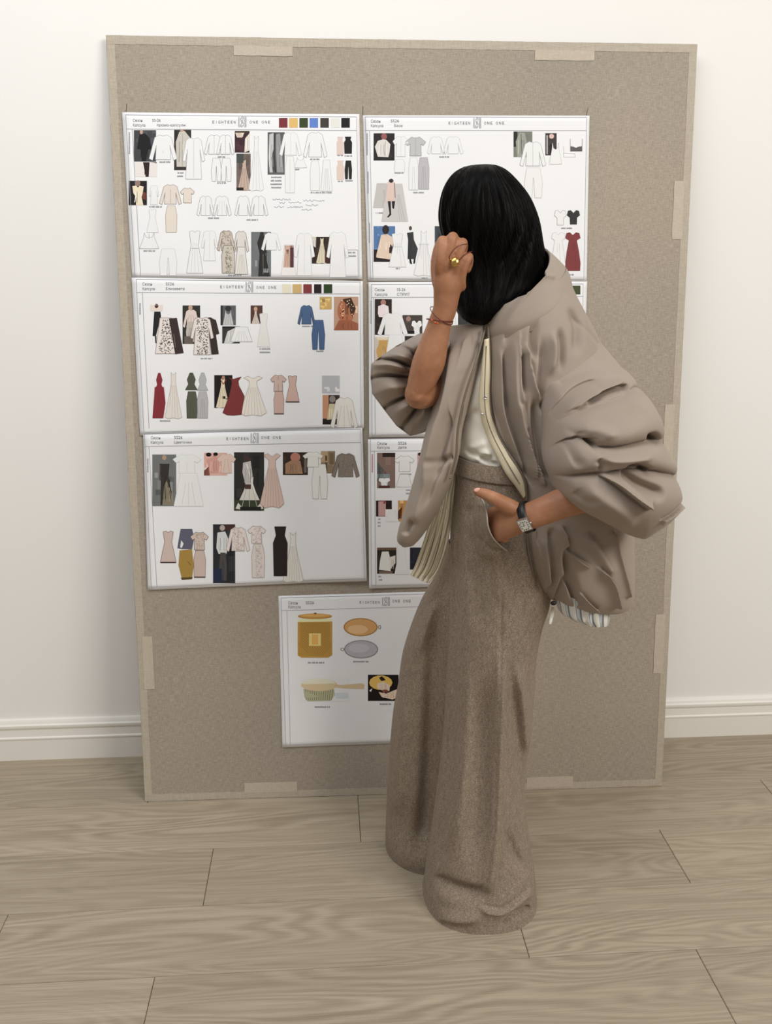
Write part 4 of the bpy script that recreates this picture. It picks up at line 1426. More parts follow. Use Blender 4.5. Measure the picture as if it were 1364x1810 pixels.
_tmp = mesh_obj('body_blocks', bv_, bf_, None)
_md = _tmp.modifiers.new('skin', 'REMESH')
_md.mode = 'VOXEL'
_md.voxel_size = 0.0027
_md.use_smooth_shade = True
_sm = _tmp.modifiers.new('soften', 'SMOOTH')
_sm.factor = 0.5
_sm.iterations = 3
_dg = bpy.context.evaluated_depsgraph_get()
_body = bpy.data.meshes.new_from_object(_tmp.evaluated_get(_dg))
bpy.data.objects.remove(_tmp, do_unlink=True)
_body.materials.clear()
_body.materials.append(SKIN)
_body.polygons.foreach_set('use_smooth', [True]*len(_body.polygons))
person = link(bpy.data.objects.new('person', _body))
tag(person, 'woman in taupe jacket and wide wool trousers, hand raised to her hidden face', 'person')

for s in (-1, 1):
    ec = HC+FDIR*0.077-HUP*0.010+HSIDE*s*0.030
    e = mesh_obj('eye', *ellipsoid(ec, (HSIDE*0.012, FDIR*0.010, HUP*0.008), 14, 10), EYE_WHITE, person)
    mesh_obj('iris', *ellipsoid(ec+FDIR*0.0085, (HSIDE*0.005, FDIR*0.003, HUP*0.005), 12, 8), EYE_DARK, e)
mesh_obj('lips', *ellipsoid(HC+FDIR*0.087-HUP*0.071, (HSIDE*0.022, FDIR*0.006, HUP*0.008), 16, 10), LIP, person)
# thumb nail of the hand at the pocket
mesh_obj('nail', *ellipsoid(P(843, 866, -0.8400), (RT*0.0062+UP*0.001, UP*0.0042, FW*0.0014), 14, 8), flat_mat('nail', (226, 176, 158), 0.25), person)

# ---- trousers
tr = bpy.data.objects.new('trousers', None)
link(tr, person)
near = Loft([
    (805, 804, -.64, 948, 812, -.64, .098), (803, 830, -.64, 955, 836, -.64, .106), (800, 870, -.64, 964, 880, -.64, .116),
    (797, 930, -.645, 974, 940, -.645, .122), (796, 990, -.645, 975, 1000, -.645, .125), (794, 1050, -.645, 968, 1058, -.645, .128),
    (793, 1095, -.645, 955, 1097, -.645, .128), (791, 1150, -.645, 945, 1150, -.645, .126), (788, 1215, -.645, 941, 1215, -.645, .124),
    (785, 1282, -.65, 935, 1278, -.65, .122), (777, 1362, -.66, 926, 1352, -.66, .122), (768, 1432, -.67, 927, 1420, -.67, .126),
    (760, 1490, -.68, 934, 1478, -.68, .132), (754, 1535, -.69, 940, 1522, -.69, .138, 2.2), (749, 1572, -.695, 943, 1558, -.695, .142, 2.3),
    (745, 1590, -.698, 944, 1576, -.698, .145, 2.4), (743, 1598.5, -.700, 945, 1585, -.700, .147, 2.4)], 340, 420)
near.fold([(803, 900), (797, 985), (793, 1077), (789, 1166), (785, 1282), (775, 1386), (764, 1463), (756, 1533)], 6, .0138, 'r', (.1, .02))
near.fold([(816, 880), (810, 985), (808, 1100), (804, 1200), (800, 1300), (791, 1400), (781, 1480), (773, 1540)], 8, .0161, 'v', (.2, .1))
near.fold([(887, 975), (886, 1080), (884, 1173), (876, 1328), (872, 1444), (862, 1529), (845, 1595)], 2.2, .0069, 'c', (.05, .05))
near.fold([(886, 1120), (880, 1328), (876, 1444), (868, 1529), (855, 1590)], 11, .0207, 'r', (.25, .1))
near.fold([(860, 1180), (852, 1328), (845, 1444), (825, 1540)], 17, .0184, 'v', (.3, .2))
near.fold([(893, 1120), (906, 1230), (917, 1330), (921, 1430), (926, 1510)], 9, .0140, 'v', (.45, .45))
near.fold([(914, 1170), (926, 1260), (932, 1340)], 7, .0138, 'r', (.3, .2))
near.fold([(825, 1120), (822, 1260), (812, 1400), (795, 1520)], 12, .0115, 'r', (.3, .2))
near.fold([(894, 1460), (908, 1510), (932, 1548)], 9, .0149, 'v', (.4, .35))
near.fold([(752, 1545), (795, 1570), (838, 1580), (860, 1560)], 13, .0299, 'v', (.35, .3))
near.fold([(845, 1600), (870, 1607), (895, 1604), (938, 1570)], 6, .0180, 's', (.15, .05))
near.fold([(765, 1612), (810, 1622), (850, 1618)], 9, .0138, 'r', (.2, .2))
near.fold([(880, 1636), (900, 1620), (938, 1604)], 6, .0161, 'v', (.2, .1))
near.fold([(868, 955), (880, 1010), (886, 1080)], 12, .0092, 'r', (.2, .3))
near.fold([(830, 990), (842, 1040), (848, 1120)], 14, .0092, 'v', (.2, .3))
# pocket pushed out by the hand: cloth stands proud on the fingers' side of the mouth
near.fold([(850, 884), (860, 898), (863, 925), (872, 950), (892, 967)], 10, .0414, 's', (.1, .08))
near.fold([(838, 905), (843, 935), (858, 965), (880, 982)], 14, .0299, 'r', (.25, .25))
near.fold([(850, 884), (860, 898), (863, 925), (872, 950), (892, 967)], 3.0, .0092, 'r', (.1, .1))
near.fold([(832, 890), (828, 930), (838, 970)], 7, .0115, 'v', (.2, .2))
near.wrinkle(0.004, 9.0, 3.1, (1, 1, .35))
near.build('trouser_leg', WOOL, tr, cap0=False, cap1=False, thick=.003)
far = Loft([
    (792, 960, -.60, 890, 960, -.60, .07), (777, 1010, -.585, 880, 1010, -.585, .09), (742, 1073, -.56, 866, 1075, -.56, .10), (714, 1150, -.54, 856, 1150, -.54, .105),
    (704, 1212, -.53, 850, 1212, -.53, .106), (694, 1270, -.52, 845, 1268, -.52, .107), (686, 1367, -.51, 842, 1360, -.51, .110),
    (683, 1425, -.50, 840, 1416, -.50, .113), (681, 1470, -.498, 838, 1480, -.535, .114, 1.9), (682, 1494, -.500, 838, 1503, -.535, .112, 1.9)], 220, 260)
far.fold([(775, 1025), (750, 1100), (728, 1180)], 12, .0234, 'r', (.3, .4))
far.fold([(778, 1060), (768, 1130), (765, 1230), (758, 1400), (745, 1520)], 16, .0286, 'v', (.2, .1))
far.fold([(722, 1200), (706, 1320), (700, 1450)], 12, .0156, 'r', (.3, .2))
far.wrinkle(0.004, 9.0, 9.1, (1, 1, .35))
far.build('trouser_leg', WOOL, tr, cap0=False, cap1=False, thick=.003)
wb = Loft([(804, 803, -.64, 948, 811, -.64, .102), (803.5, 806, -.64, 949, 814, -.64, .1035), (802, 828, -.64, 954, 836, -.64, .1105), (801.5, 832, -.64, 955, 840, -.64, .1095)], 160, 20)
wb.build('waistband', WOOL, tr, cap0=False, cap1=False, thick=.003)
pk = Loft([(842, 876, -.752, 850, 880, -.776, .004), (838, 892, -.752, 858, 895, -.818, .005), (836, 912, -.752, 860, 912, -.832, .006), (838, 932, -.752, 862, 931, -.834, .006),
           (845, 952, -.752, 870, 950, -.828, .006), (858, 968, -.752, 883, 964, -.812, .005), (876, 982, -.752, 896, 974, -.778, .004)], 60, 90)
pk.fold([(848, 890), (846, 925), (858, 960)], 6, .006, 'v')
pk.build('pocket_flap', WOOL, tr)
tube_on('pocket_piping', [P(*q) for q in [(850, 880, -.780), (857, 893, -.818), (860.5, 912, -.837), (862.5, 931, -.839), (870.5, 950, -.833), (883.5, 964, -.816), (896, 974, -.780)]], .0016, flat_mat('pocket_lining', (172, 164, 154), .8), tr)

# ---- top under the jacket
tee = Loft([(850, 585, -.63, 880, 588, -.63, .05), (838, 620, -.63, 884, 622, -.63, .062), (826, 655, -.63, 890, 655, -.63, .070), (815, 700, -.63, 900, 700, -.63, .078),
            (808, 745, -.63, 910, 750, -.63, .084), (806, 780, -.63, 920, 790, -.63, .092), (807, 798, -.63, 925, 806, -.63, .096), (812, 812, -.63, 925, 820, -.63, .088), (820, 826, -.63, 925, 834, -.63, .070)], 160, 150)
tee.fold([(818, 745), (835, 730), (850, 735)], 6, .0084, 'v')
tee.fold([(812, 800), (835, 786), (860, 778)], 5, .0112, 's')
tee.fold([(818, 792), (845, 806), (872, 812)], 5, .0140, 'v')
tee.fold([(838, 815), (856, 800), (868, 806)], 4, .0098, 'r')
tee.fold([(850, 810), (862, 816), (880, 822)], 4, .0112, 'v')
tee.fold([(846, 660), (838, 700), (830, 740)], 8, .0070, 'r')
tee.wrinkle(0.0035, 26, 4.0)
tee.build('white_top', TEE, person, cap0=True, cap1=True)

# ---- jacket
jk = bpy.data.objects.new('jacket', None)
link(jk, person)
body = Loft([
    (861, 556, -.665, 985, 468, -.61, .086), (862, 585, -.675, 1001, 512, -.62, .098), (865, 635, -.69, 1040, 580, -.64, .104), (865, 695, -.70, 1080, 655, -.65, .108),
    (873, 755, -.705, 1105, 735, -.655, .110), (893, 795, -.725, 1115, 795, -.66, .106), (911, 822, -.748, 1120, 850, -.66, .100), (927, 860, -.755, 1112, 890, -.66, .100),
    (931, 905, -.755, 1108, 930, -.66, .104), (932, 955, -.752, 1106, 965, -.66, .108), (938, 995, -.748, 1105, 1000, -.66, .112), (948, 1028, -.735, 1104, 1034, -.66, .112),
    (960, 1048, -.72, 1103, 1052, -.665, .104), (972, 1058, -.71, 1096, 1062, -.67, .088), (990, 1062, -.70, 1082, 1064, -.68, .05)], 420, 460)
# long folds falling from the collar
body.fold([(923, 574), (921, 640), (928, 730), (938, 790), (956, 835), (964, 862)], 4.5, .0294, 's', (.2, .05))
body.fold([(933, 605), (938, 640), (948, 680), (966, 715)], 5, .0331, 's', (.15, .1))
body.fold([(905, 600), (895, 650), (900, 700), (918, 770), (936, 830), (945, 870)], 6, .0221, 'v', (.2, .1))
body.fold([(912, 590), (908, 650), (912, 720), (930, 790), (948, 850)], 6, .0166, 'r', (.2, .1))
body.fold([(878, 600), (884, 660), (884, 720), (905, 790), (926, 840)], 7, .0147, 'r', (.2, .1))
body.fold([(895, 690), (900, 740), (920, 800), (935, 850)], 4, .0184, 'v', (.2, .1))
body.fold([(880, 580), (900, 555), (930, 530), (965, 510), (990, 520)], 8, .0221, 'v', (.2, .2))
body.fold([(890, 612), (915, 580), (945, 565)], 6, .0129, 'v', (.3, .3))
body.fold([(960, 590), (962, 640), (958, 690), (966, 735)], 5, .0184, 'v', (.3, .1))
body.fold([(990, 575), (994, 620), (990, 660)], 5, .0147, 'v', (.3, .3))
body.fold([(975, 580), (978, 625), (972, 670)], 6, .0147, 'r', (.3, .3))
body.fold([(1012, 560), (1050, 600), (1084, 650)], 2.0, .0055, 'c', (.1, .1))
body.fold([(873, 612), (876, 660), (875, 715), (893, 775), (915, 822)], 3.5, .0147, 'v', (.2, .1))
body.fold([(915, 700), (926, 760), (940, 815), (950, 850)], 4, .0258, 's', (.2, .05))
body.fold([(946, 700), (950, 760), (958, 810), (968, 850)], 5, .0258, 'v', (.2, .05))
body.fold([(930, 620), (926, 660), (930, 700)], 4, .0184, 'v', (.2, .2))
body.fold([(950, 560), (944, 600), (950, 640)], 5, .0166, 'v', (.3, .2))
body.fold([(1005, 540), (1020, 580), (1018, 630)], 7, .0147, 'v', (.3, .3))
body.fold([(945, 905), (945, 950), (953, 1010), (963, 1055)], 4, .0184, 's', (.2, .1))
# balloon hem below the wrist
body.fold([(993, 928), (1000, 960), (1015, 985), (1044, 1002)], 6, .0405, 's', (.1, .2))
body.fold([(1002, 954), (1004, 1000), (1012, 1040), (1025, 1074)], 6, .0331, 'v', (.15, .05))
body.fold([(1051, 999), (1068, 1015), (1080, 1035), (1090, 1074)], 5, .0368, 's', (.15, .05))
body.fold([(1083, 935), (1090, 973), (1100, 1010), (1112, 1056)], 4, .0258, 's', (.1, .05))
body.fold([(1022, 1044), (1034, 1060), (1054, 1078)], 5, .0294, 's', (.2, .05))
body.fold([(977, 931), (980, 980), (979, 1020), (970, 1066)], 7, .0221, 'v', (.1, .05))
body.fold([(986, 1066), (994, 1040), (1002, 1016)], 5, .0294, 'v', (.05, .2))
body.fold([(955, 950), (958, 990), (965, 1040)], 8, .0184, 'r', (.15, .15))
body.fold([(1030, 940), (1050, 970), (1080, 1020)], 9, .0184, 'r', (.2, .2))
body.wrinkle(0.006, 11, 1.7, (1, 1, .5))
body.build('jacket_body', JACKET, jk, cap0=False, cap1=True)

collar = Loft([(863, 543, -.668, 951, 437, -.60, .080), (861, 556, -.672, 972, 455, -.602, .086), (860, 570, -.676, 989, 474, -.606, .091), (861, 586, -.680, 997, 500, -.615, .093), (866, 602, -.682, 1000, 526, -.62, .086)], 180, 60)
collar.fold([(880, 588), (905, 545), (935, 505), (962, 483), (986, 490)], 6, .0156, 's', (.2, .1))
collar.fold([(900, 520), (925, 490), (955, 465)], 10, .0078, 'r', (.3, .3))
collar.wrinkle(0.003, 14, 5.0)
collar.build('collar', JACKET, jk, cap0=False, cap1=False, thick=.005)

sl = Loft([
    (948, 640, -.70, 1055, 600, -.68, .055), (956, 676, -.745, 1094, 650, -.715, .080), (964, 712, -.79, 1112, 680, -.75, .098), (967, 745, -.82, 1128, 712, -.785, .108),
    (966, 772, -.835, 1146, 752, -.805, .114), (963, 798, -.84, 1152, 778, -.815, .118), (965, 820, -.845, 1170, 806, -.82, .118), (974, 845, -.85, 1176, 840, -.825, .114),
    (983, 868, -.855, 1177, 872, -.83, .104), (1005, 888, -.855, 1170, 900, -.835, .086), (1038, 906, -.855, 1158, 930, -.84, .060), (1085, 930, -.85, 1130, 943, -.845, .028)], 460, 460)
sl.bands([[(940, 660), (990, 676), (1045, 655), (1100, 650)],
          [(960, 752), (1000, 736), (1027, 724), (1062, 712), (1092, 701), (1116, 684)],
          [(955, 800), (963, 797), (990, 773), (1012, 769), (1030, 774), (1046, 786), (1076, 788), (1100, 785), (1130, 778), (1150, 776)],
          [(965, 842), (980, 839), (1041, 833), (1102, 826), (1120, 826), (1150, 829), (1181, 836), (1204, 853)],
          [(970, 880), (984, 882), (1038, 918), (1099, 955), (1130, 957), (1204, 905)]],
         [.020, .046, .042, .044], [1.0, 1.12, 1.0, .9], .42)
sl.fold([(987, 677), (1013, 665), (1045, 656), (1085, 655)], 1.8, .0046, 'c', (.05, .05))
sl.fold([(970, 742), (988, 710), (1008, 690), (1034, 677), (1062, 671)], 5, .0184, 'v', (.1, .2))
sl.fold([(990, 730), (1004, 706), (1028, 692), (1050, 684)], 5, .0115, 'r', (.2, .2))
sl.fold([(1000, 722), (1022, 702), (1050, 686), (1094, 668)], 4, .0184, 'r', (.15, .1))
sl.fold([(1030, 712), (1060, 694), (1085, 686), (1108, 684)], 6, .0276, 'v', (.15, .1))
sl.fold([(1028, 770), (1038, 780), (1046, 787)], 5, .0253, 'v', (.2, .1))
sl.fold([(990, 776), (1000, 800), (1018, 822)], 7, .0138, 'v', (.1, .3))
sl.fold([(1132, 771), (1140, 767), (1148, 773)], 6, .0460, 'v', (.2, .0))
sl.fold([(1030, 800), (1080, 806), (1140, 800)], 7, .0115, 'r', (.25, .2))
sl.fold([(1040, 802), (1052, 815), (1045, 828)], 6, .0138, 'v', (.2, .3))
sl.fold([(1095, 822), (1116, 817), (1138, 829)], 5, .0230, 'v', (.15, .1))
sl.fold([(1130, 890), (1100, 868), (1075, 848), (1050, 834)], 7, .0345, 's', (.05, .05))
sl.fold([(1090, 832), (1115, 850), (1160, 868)], 9, .0253, 'v', (.05, .25))
sl.fold([(1085, 836), (1100, 852), (1130, 884)], 5, .0115, 'r', (.1, .1))
sl.fold([(1150, 912), (1172, 898), (1192, 876)], 6, .0161, 's', (.1, .02))
sl.fold([(1000, 856), (1015, 872), (1040, 885)], 8, .0138, 'v', (.2, .3))
sl.fold([(1010, 850), (1060, 885), (1110, 925)], 14, .0115, 'r', (.2, .2))
sl.fold([(985, 752), (1005, 760), (1020, 758)], 7, .0115, 'v', (.2, .3))
sl.fold([(1000, 745), (1040, 752), (1075, 770)], 10, .0092, 'r', (.2, .3))
sl.wrinkle(0.004, 14, 8.3)
sl.build('sleeve', JACKET, jk, cap0=True, cap1=True)

panel = Loft([
    (802, 575, -.60, 857, 572, -.665, .030), (794, 610, -.60, 851, 602, -.685, .034), (786, 650, -.61, 839, 638, -.70, .036), (776, 705, -.63, 822, 695, -.71, .036),
    (757, 762, -.65, 810, 758, -.715, .036), (746, 805, -.655, 806, 803, -.72, .036), (735, 850, -.66, 794, 848, -.72, .038), (723, 895, -.66, 773, 897, -.71, .040),
    (713, 928, -.66, 753, 932, -.70, .038), (710, 950, -.66, 738, 954, -.69, .030), (716, 964, -.665, 729, 965, -.68, .014)], 180, 220)
panel.fold([(812, 590), (806, 640), (795, 700), (770, 770), (745, 870)], 9, .0210, 'r', (.15, .2))
panel.fold([(830, 590), (822, 640), (808, 700), (800, 760)], 5, .0210, 's', (.1, .2))
panel.fold([(792, 640), (786, 690), (770, 745)], 5, .0150, 'v', (.2, .2))
panel.fold([(755, 812), (772, 818), (800, 808)], 5, .0150, 'v', (.2, .1))
panel.fold([(770, 830), (752, 880), (735, 930)], 12, .0120, 'r', (.2, .2))
panel.fold([(716, 945), (722, 930), (730, 920)], 5, .0120, 'v', (.1, .2))
panel.fold([(842, 600), (830, 650), (815, 700), (806, 770)], 4, .0180, 'v', (.1, .1))
panel.fold([(800, 720), (780, 790), (765, 850), (745, 910)], 6, .0180, 'v', (.2, .2))
panel.wrinkle(0.006, 12, 2.7, (1, 1, .5))
panel.build('front_panel', JACKET, jk, cap0=True, cap1=True)

# far sleeve: a pushed-up balloon seen into its opening, gathered round the upper arm
OUT = [(842, 610), (825, 592), (795, 588), (768, 588), (737, 591), (700, 611), (672, 630), (655, 643), (654, 668), (657, 696), (680, 727), (700, 753), (724, 771), (745, 766), (768, 748), (795, 722), (820, 690), (838, 650)]
NA, NR = 288, 90
oc = np.array(OUT+[OUT[0]], float)
sg = np.concatenate([[0], np.cumsum(np.linalg.norm(np.diff(oc, axis=0), axis=1))])
ang = np.linspace(0, sg[-1], NA, endpoint=False)
O2 = np.stack([np.interp(ang, sg, oc[:, 0]), np.interp(ang, sg, oc[:, 1])], 1)
C2 = np.array([748., 664.])
V, F = [], []
for i in range(NR):
    r = i/(NR-1)
    for j in range(NA):
        d = O2[j]-C2
        th = math.atan2(d[1], d[0])
        inner = C2+np.array([math.cos(th)*22, math.sin(th)*36])
        if r < 0.6:                      # facing side, opening rim to outline
            q = r/0.6
            p = inner+(O2[j]-inner)*q
            pl = math.sin(math.pi*min(1, q*1.05))
            Y = -0.600-0.050*pl**.8+0.03*q*q
            amp = 0.042*math.sin(math.pi*min(1, q*1.02))**.6
            fold = 0.0
            for a0, wd, am in ((-2.78, .05, -1.1), (-2.55, .12, .7), (-2.95, .07, .8), (3.05, .045, -1.0), (2.72, .2, .6), (2.36, .045, -1.2), (2.1, .14, .7), (1.86, .04, -1.2), (1.6, .14, .7), (1.25, .05, -1.1),
                               (1.0, .12, .8), (.72, .07, -1.0), (.45, .12, .8), (.2, .06, -.9), (-.1, .1, .7), (-.4, .06, -.9), (-.8, .12, .7), (-1.2, .08, -.7), (-1.7, .2, .5), (-2.2, .08, -.6)):
                dd = (th-a0+0.10*math.sin(3*q+a0)+math.pi) % (2*math.pi)-math.pi
                fold += am*math.exp(-(dd/wd)**2)
            Y -= amp*fold
        else:
            q = (r-0.6)/0.4
            k = math.cos(q*math.pi/2)**.6
            cc = C2+(np.array([835., 640.])-C2)*q
            p = cc+(O2[j]-C2)*k
            Y = -0.570+0.17*math.sin(q*math.pi/2)
        V.append(P(p[0], p[1], Y))
for i in range(NR-1):
    for j in range(NA):
        k = (j+1) % NA
        F.append((i*NA+j, i*NA+k, (i+1)*NA+k, (i+1)*NA+j))
mesh_obj('sleeve', V, F, JACKET, jk)

# zip along the open front, its pull, and the cream facing inside
zp = [(862, 574, -.680), (863.5, 600, -.692), (866, 650, -.703), (864.5, 692, -.710), (868, 730, -.716), (876, 757, -.718), (894, 794, -.742), (911, 820, -.766), (926, 848, -.772), (930, 880, -.772), (931, 940, -.770), (936, 985, -.766), (948, 1036, -.752), (961, 1064, -.722)]
tube_on('zipper', [P(*q) for q in zp], .0030, ZIP, jk)
tube_on('zipper', [P(*q) for q in [(857, 580, -.690), (846, 622, -.705), (834, 660, -.720), (820, 705, -.728), (809, 760, -.733), (806, 805, -.738), (795, 845, -.738)]], .0026, ZIP, jk)
facing = Loft([(856, 600, -.695, 864, 598, -.700, .006), (850, 655, -.705, 866, 655, -.708, .007), (846, 700, -.708, 865, 695, -.712, .008), (849, 735, -.712, 868, 732, -.716, .009), (860, 770, -.716, 880, 764, -.718, .010),
               (876, 803, -.738, 897, 797, -.742, .010), (893, 836, -.758, 913, 823, -.766, .010), (910, 859, -.766, 925, 848, -.770, .009), (925, 881, -.768, 930, 874, -.770, .006)], 60, 110)
facing.build('facing', CREAM, jk, attr=False)
tube_on('facing_seam', [P(x, y, Y-.012) for x, y, Y in [(859, 612, -.700), (857, 660, -.707), (856, 700, -.710), (859, 735, -.714), (870, 768, -.720), (886, 800, -.742), (903, 830, -.762), (918, 855, -.768)]], .0010, ZIP, jk)
for x, y in ((852, 732), (859, 701), (857, 705)):
    mesh_obj('snap_stud', *ellipsoid(P(x, y, -.7235), (RT*.0026, UP*.0026, FW*.0014), 10, 6), STEEL, jk)
# toggle and cord end at the hem
mesh_obj('cord_stop', *ellipsoid(P(978, 1066, -.80), (RT*.0065, UP*.0050, FW*.005), 14, 8), BLACK_STRAP, jk)
v, f = sweep([P(977, 1072, -.80), P(975, 1088, -.80), P(972, 1103, -.80)], [.0030, .0042, .0026], 10, [.0015]*3, RT)
mesh_obj('zip_pull', v, f, flat_mat('pale_tab', (206, 202, 194), .4), jk)

# ---- striped shirt tails showing under the jacket
tail = Loft([(788, 838, -.655, 806, 838, -.655, .006), (774, 876, -.655, 802, 880, -.655, .010), (760, 918, -.652, 797, 924, -.652, .012), (747, 960, -.650, 790, 966, -.650, .013), (734, 998, -.648, 776, 1006, -.648, .014), (725, 1016, -.647, 759, 1030, -.647, .012)], 140, 120)
for k, x in enumerate((6, 15, 25, 34)):
    tail.fold([(788+x*.3, 850), (762+x, 920), (735+x*1.05, 1000), (724+x*1.0, 1024)], 3.0, .009, 'v', (.15, 0))
tail.build('shirt_tail', STRIPE, person, attr=True, us=6.0)
tail2 = Loft([(982, 1046, -.745, 1078, 1046, -.730, .052), (985, 1066, -.745, 1076, 1066, -.730, .052), (990, 1082, -.745, 1074, 1086, -.730, .050), (1006, 1092, -.74, 1072, 1098, -.730, .044)], 160, 60)
for x in (1004, 1020, 1033, 1046, 1060):
    tail2.fold([(x, 1062), (x+2, 1090), (x+3, 1120)], 2.5, .006, 'v', (0, 0))
tail2.build('shirt_tail', STRIPE_BLUE, person, attr=True, us=7.0)

# ---- hair: blunt bob falling over the face
HY = -.60
hair = Loft([(846, 291, HY, 868, 291, HY, .012), (826, 293.5, HY, 880, 294, HY, .034), (811, 299, HY, 893, 301, HY, .052), (798, 309, HY, 906, 313, HY, .068), (787, 325, HY, 921, 330, HY, .082),
             (780, 343, HY, 935, 350, HY, .091), (776, 364, HY, 945, 372, HY, .097), (775, 385, HY, 952, 396, HY, .100), (778, 405, HY, 956, 420, HY, .100), (785, 430, HY, 960, 446, HY, .097),
             (794, 458, HY-.005, 966, 470, HY, .091), (800, 485, HY-.015, 962, 494, HY-.005, .084), (804, 510, HY-.03, 950, 515, HY-.015, .076), (806, 533, HY-.045, 912, 534, HY-.03, .066),
             (809, 552, HY-.055, 880, 553, HY-.045, .054), (820, 565, HY-.06, 866, 567, HY-.05, .040), (834, 573, HY-.06, 856, 574, HY-.055, .016)], 280, 260)
rh = random.Random(5)
for k in range(60):
    x0 = rh.uniform(782, 950)
    xt = 858+(x0-858)*.35
    bot = rh.uniform(440, 560)
    xb = 845+(x0-858)*(.95 if bot < 470 else .6)+rh.uniform(-4, 4)
    hair.fold([(xt, 300), (858+(x0-858)*.85, 345), (x0, 400), (xb, bot)], rh.uniform(1.8, 5), rh.uniform(.0015, .0045), rh.choice('vvr'), (.3, .15))
hair.build('hair', HAIR, person, cap0=True, cap1=True, attr=True, us=1.0, vs=1.0)
# loose strands lying on the bob
parts = []
for k in range(200):
    j = rh.uniform(0.06*math.pi, 0.97*math.pi)
    i0, i1 = int(rh.uniform(10, 90)), int(rh.uniform(150, 256))
    jj = int(np.argmin(np.abs(hair.t-j)))
    wob, ph = rh.uniform(-4, 4), rh.uniform(0, 6)
    pts = []
    for q in range(12):
        i = int(i0+(i1-i0)*q/11)
        jx = int(jj+wob*math.sin(q*.35+ph)) % hair.n
        c = hair.V[i].mean(0)
        pv = hair.V[i, jx]
        pts.append(c+(pv-c)*(1.0+rh.uniform(.001, .003)+(0.010/np.linalg.norm(pv-c))*.04))
    pts = catmull(pts, 20)
    parts.append(sweep(pts, [.0005*(1-.6*abs(q/19-.4)) for q in range(20)], 4, caps=False))
for k in range(26):       # curling ends under the jaw
    x = rh.uniform(812, 868)
    y = 540+rh.uniform(-12, 6)
    Y = -.70+rh.uniform(-.012, .01)
    dx = rh.uniform(2, 14)
    parts.append(sweep(catmull([P(x-dx*.3, y-30, Y+.01), P(x, y, Y), P(x+dx*.4, y+16, Y+.003), P(x+dx, y+26, Y+.02)], 14), [.0006]*14, 4, caps=False))
v, f = merge(parts)
hs = mesh_obj('loose_strands', v, f, flat_mat('hair_strand', (9, 7, 6), .5, .12), bpy.data.objects['hair'])
tag(hs, kind='stuff')

# ---- watch, ring and bracelets
wt = bpy.data.objects.new('wristwatch', None)
link(wt, person)
wc, ax = P(930, 914, -.862), P(908, 919, -.845)-P(960, 903, -.872)
ax /= np.linalg.norm(ax)
wu = UP-ax*(UP@ax); wu /= np.linalg.norm(wu)
wf = np.cross(ax, wu)
if wf@FW > 0:
    wf = -wf
V, F = [], []
NB = 40
for j in range(NB):
    a = 2*math.pi*j/NB
    d = wu*math.cos(a)*.0295+wf*math.sin(a)*.0215
    for s, k in ((-.0085, 1.0), (-.0085, 1.075), (.0085, 1.075), (.0085, 1.0)):
        V.append(wc+d*k+ax*s)
for j in range(NB):
    q = (j+1) % NB
    for s in range(4):
        u = (s+1) % 4
        F.append((j*4+s, q*4+s, q*4+u, j*4+u))
st = mesh_obj('strap', V, F, BLACK_STRAP, wt)
st['label'] = 'black watch strap'


def oriented_slab(c, a, b, n, ha, hb, hn, bev):
    V, F = [], []
    lev = [(-hn, 1), (hn-bev, 1), (hn, 1-bev/ha)]
    for z, k in lev:
        for s, t in ((-1, -1), (1, -1), (1, 1), (-1, 1)):
            V.append(c+a*(s*ha*k)+b*(t*hb*k)+n*z)
    for i in range(2):
        for j in range(4):
            q = (j+1) % 4
            F.append((i*4+j, i*4+q, i*4+4+q, i*4+4+j))
    F += [(3, 2, 1, 0), (8, 9, 10, 11)]
    return V, F


a_ = math.radians(242)
off = wu*math.cos(a_)*.0305-wf*math.sin(a_)*.0225
cn = off/np.linalg.norm(off)
cb = np.cross(ax, cn); cb /= np.linalg.norm(cb)
cc = wc+off*1.06
cs = mesh_obj('case', *oriented_slab(cc, ax, cb, cn, .0118, .0140, .0035, .0012), STEEL, wt, smooth=False)
cs['label'] = 'square steel watch case'
dl = mesh_obj('dial', *oriented_slab(cc+cn*.0036, ax, cb, cn, .0094, .0112, .0004, .0002), flat_mat('dial', (226, 224, 216), .4), wt, smooth=False)
mk = []
for k in range(12):
    t = 2*math.pi*k/12
    r = 1/max(abs(math.cos(t)), abs(math.sin(t)))
    q = cc+cn*.0042+ax*math.cos(t)*r*.0072+cb*math.sin(t)*r*.0088
    mk.append(oriented_slab(q, ax, cb, cn, .0010, .0010, .0002, .0001))
mk.append(oriented_slab(cc+cn*.0043+cb*.003, ax, cb, cn, .0004, .0034, .0002, .0001))
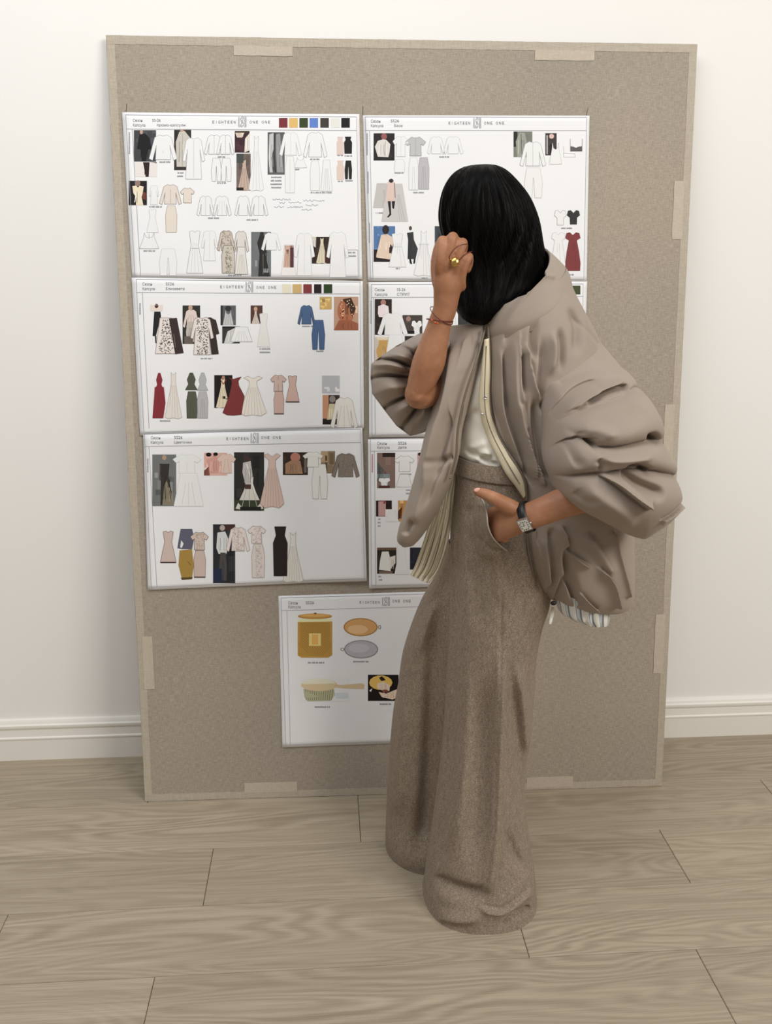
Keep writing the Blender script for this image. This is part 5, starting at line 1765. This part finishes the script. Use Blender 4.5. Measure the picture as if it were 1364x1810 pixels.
mk.append(oriented_slab(cc+cn*.0043+ax*.002, ax, cb, cn, .0024, .0004, .0002, .0001))
dm = mesh_obj('dial_marks', *merge(mk), BLACK_STRAP, wt, smooth=False)
tag(dm, kind='stuff')
mesh_obj('crown', *ellipsoid(cc-ax*.0128, (ax*.002, cb*.0022, cn*.0022), 10, 8), STEEL, wt)


def ring_round(c, axis, ra, rb, r, mat, name, parent, wdir, tilt=0.0):
    axis = axis/np.linalg.norm(axis)
    w = wdir-axis*(wdir@axis); w /= np.linalg.norm(w)
    h = np.cross(axis, w)
    N = 44
    pts = [c+w*math.cos(2*math.pi*i/N)*ra+h*math.sin(2*math.pi*i/N)*rb+axis*tilt*math.cos(2*math.pi*i/N+.6) for i in range(N+1)]
    v, f = sweep(pts, [r]*(N+1), 8, caps=False)
    return mesh_obj(name, v, f, mat, parent)


fa = P(786, 546, -.71)-P(768, 604, -.70)
br1 = ring_round(P(777, 566, -.706), fa, .0262, .0232, .0011, CORD, 'bracelet', person, RT, .006)
br2 = ring_round(P(780, 558, -.707), fa, .0262, .0226, .0008, CORD, 'bracelet', person, RT, -.010)
for q, (x, y) in enumerate(((769, 570.5), (763, 566), (773, 571.5))):
    mesh_obj('bead', *ellipsoid(P(x, y, -.7318), (RT*.0024, UP*.0022, FW*.0022), 10, 8), flat_mat('amber_bead', (196, 92, 48), .3), br1)
rg = bpy.data.objects.new('ring', None)
link(rg, person)
mesh_obj('signet', *ellipsoid(P(804, 463, -.7455), (RT*.0082+UP*.001, UP*.0098, FW*.0040), 20, 12), GOLD, rg)['label'] = 'oval gold signet'
tube_on('ring_band', [P(796, 458, -.741), P(800, 461, -.745), P(808, 464, -.745), P(812, 461, -.738)], .0016, GOLD, rg)
tube_on('cord', [P(798, 459, -.741), P(794, 455, -.742), P(800, 444, -.746), P(808, 436, -.744), P(818, 432, -.742), P(826, 431, -.735)], .0007, CORD, rg)
tube_on('cord', [P(811, 461, -.744), P(818, 453, -.746), P(826, 447, -.743), P(834, 444, -.730)], .0009, CORD, rg)
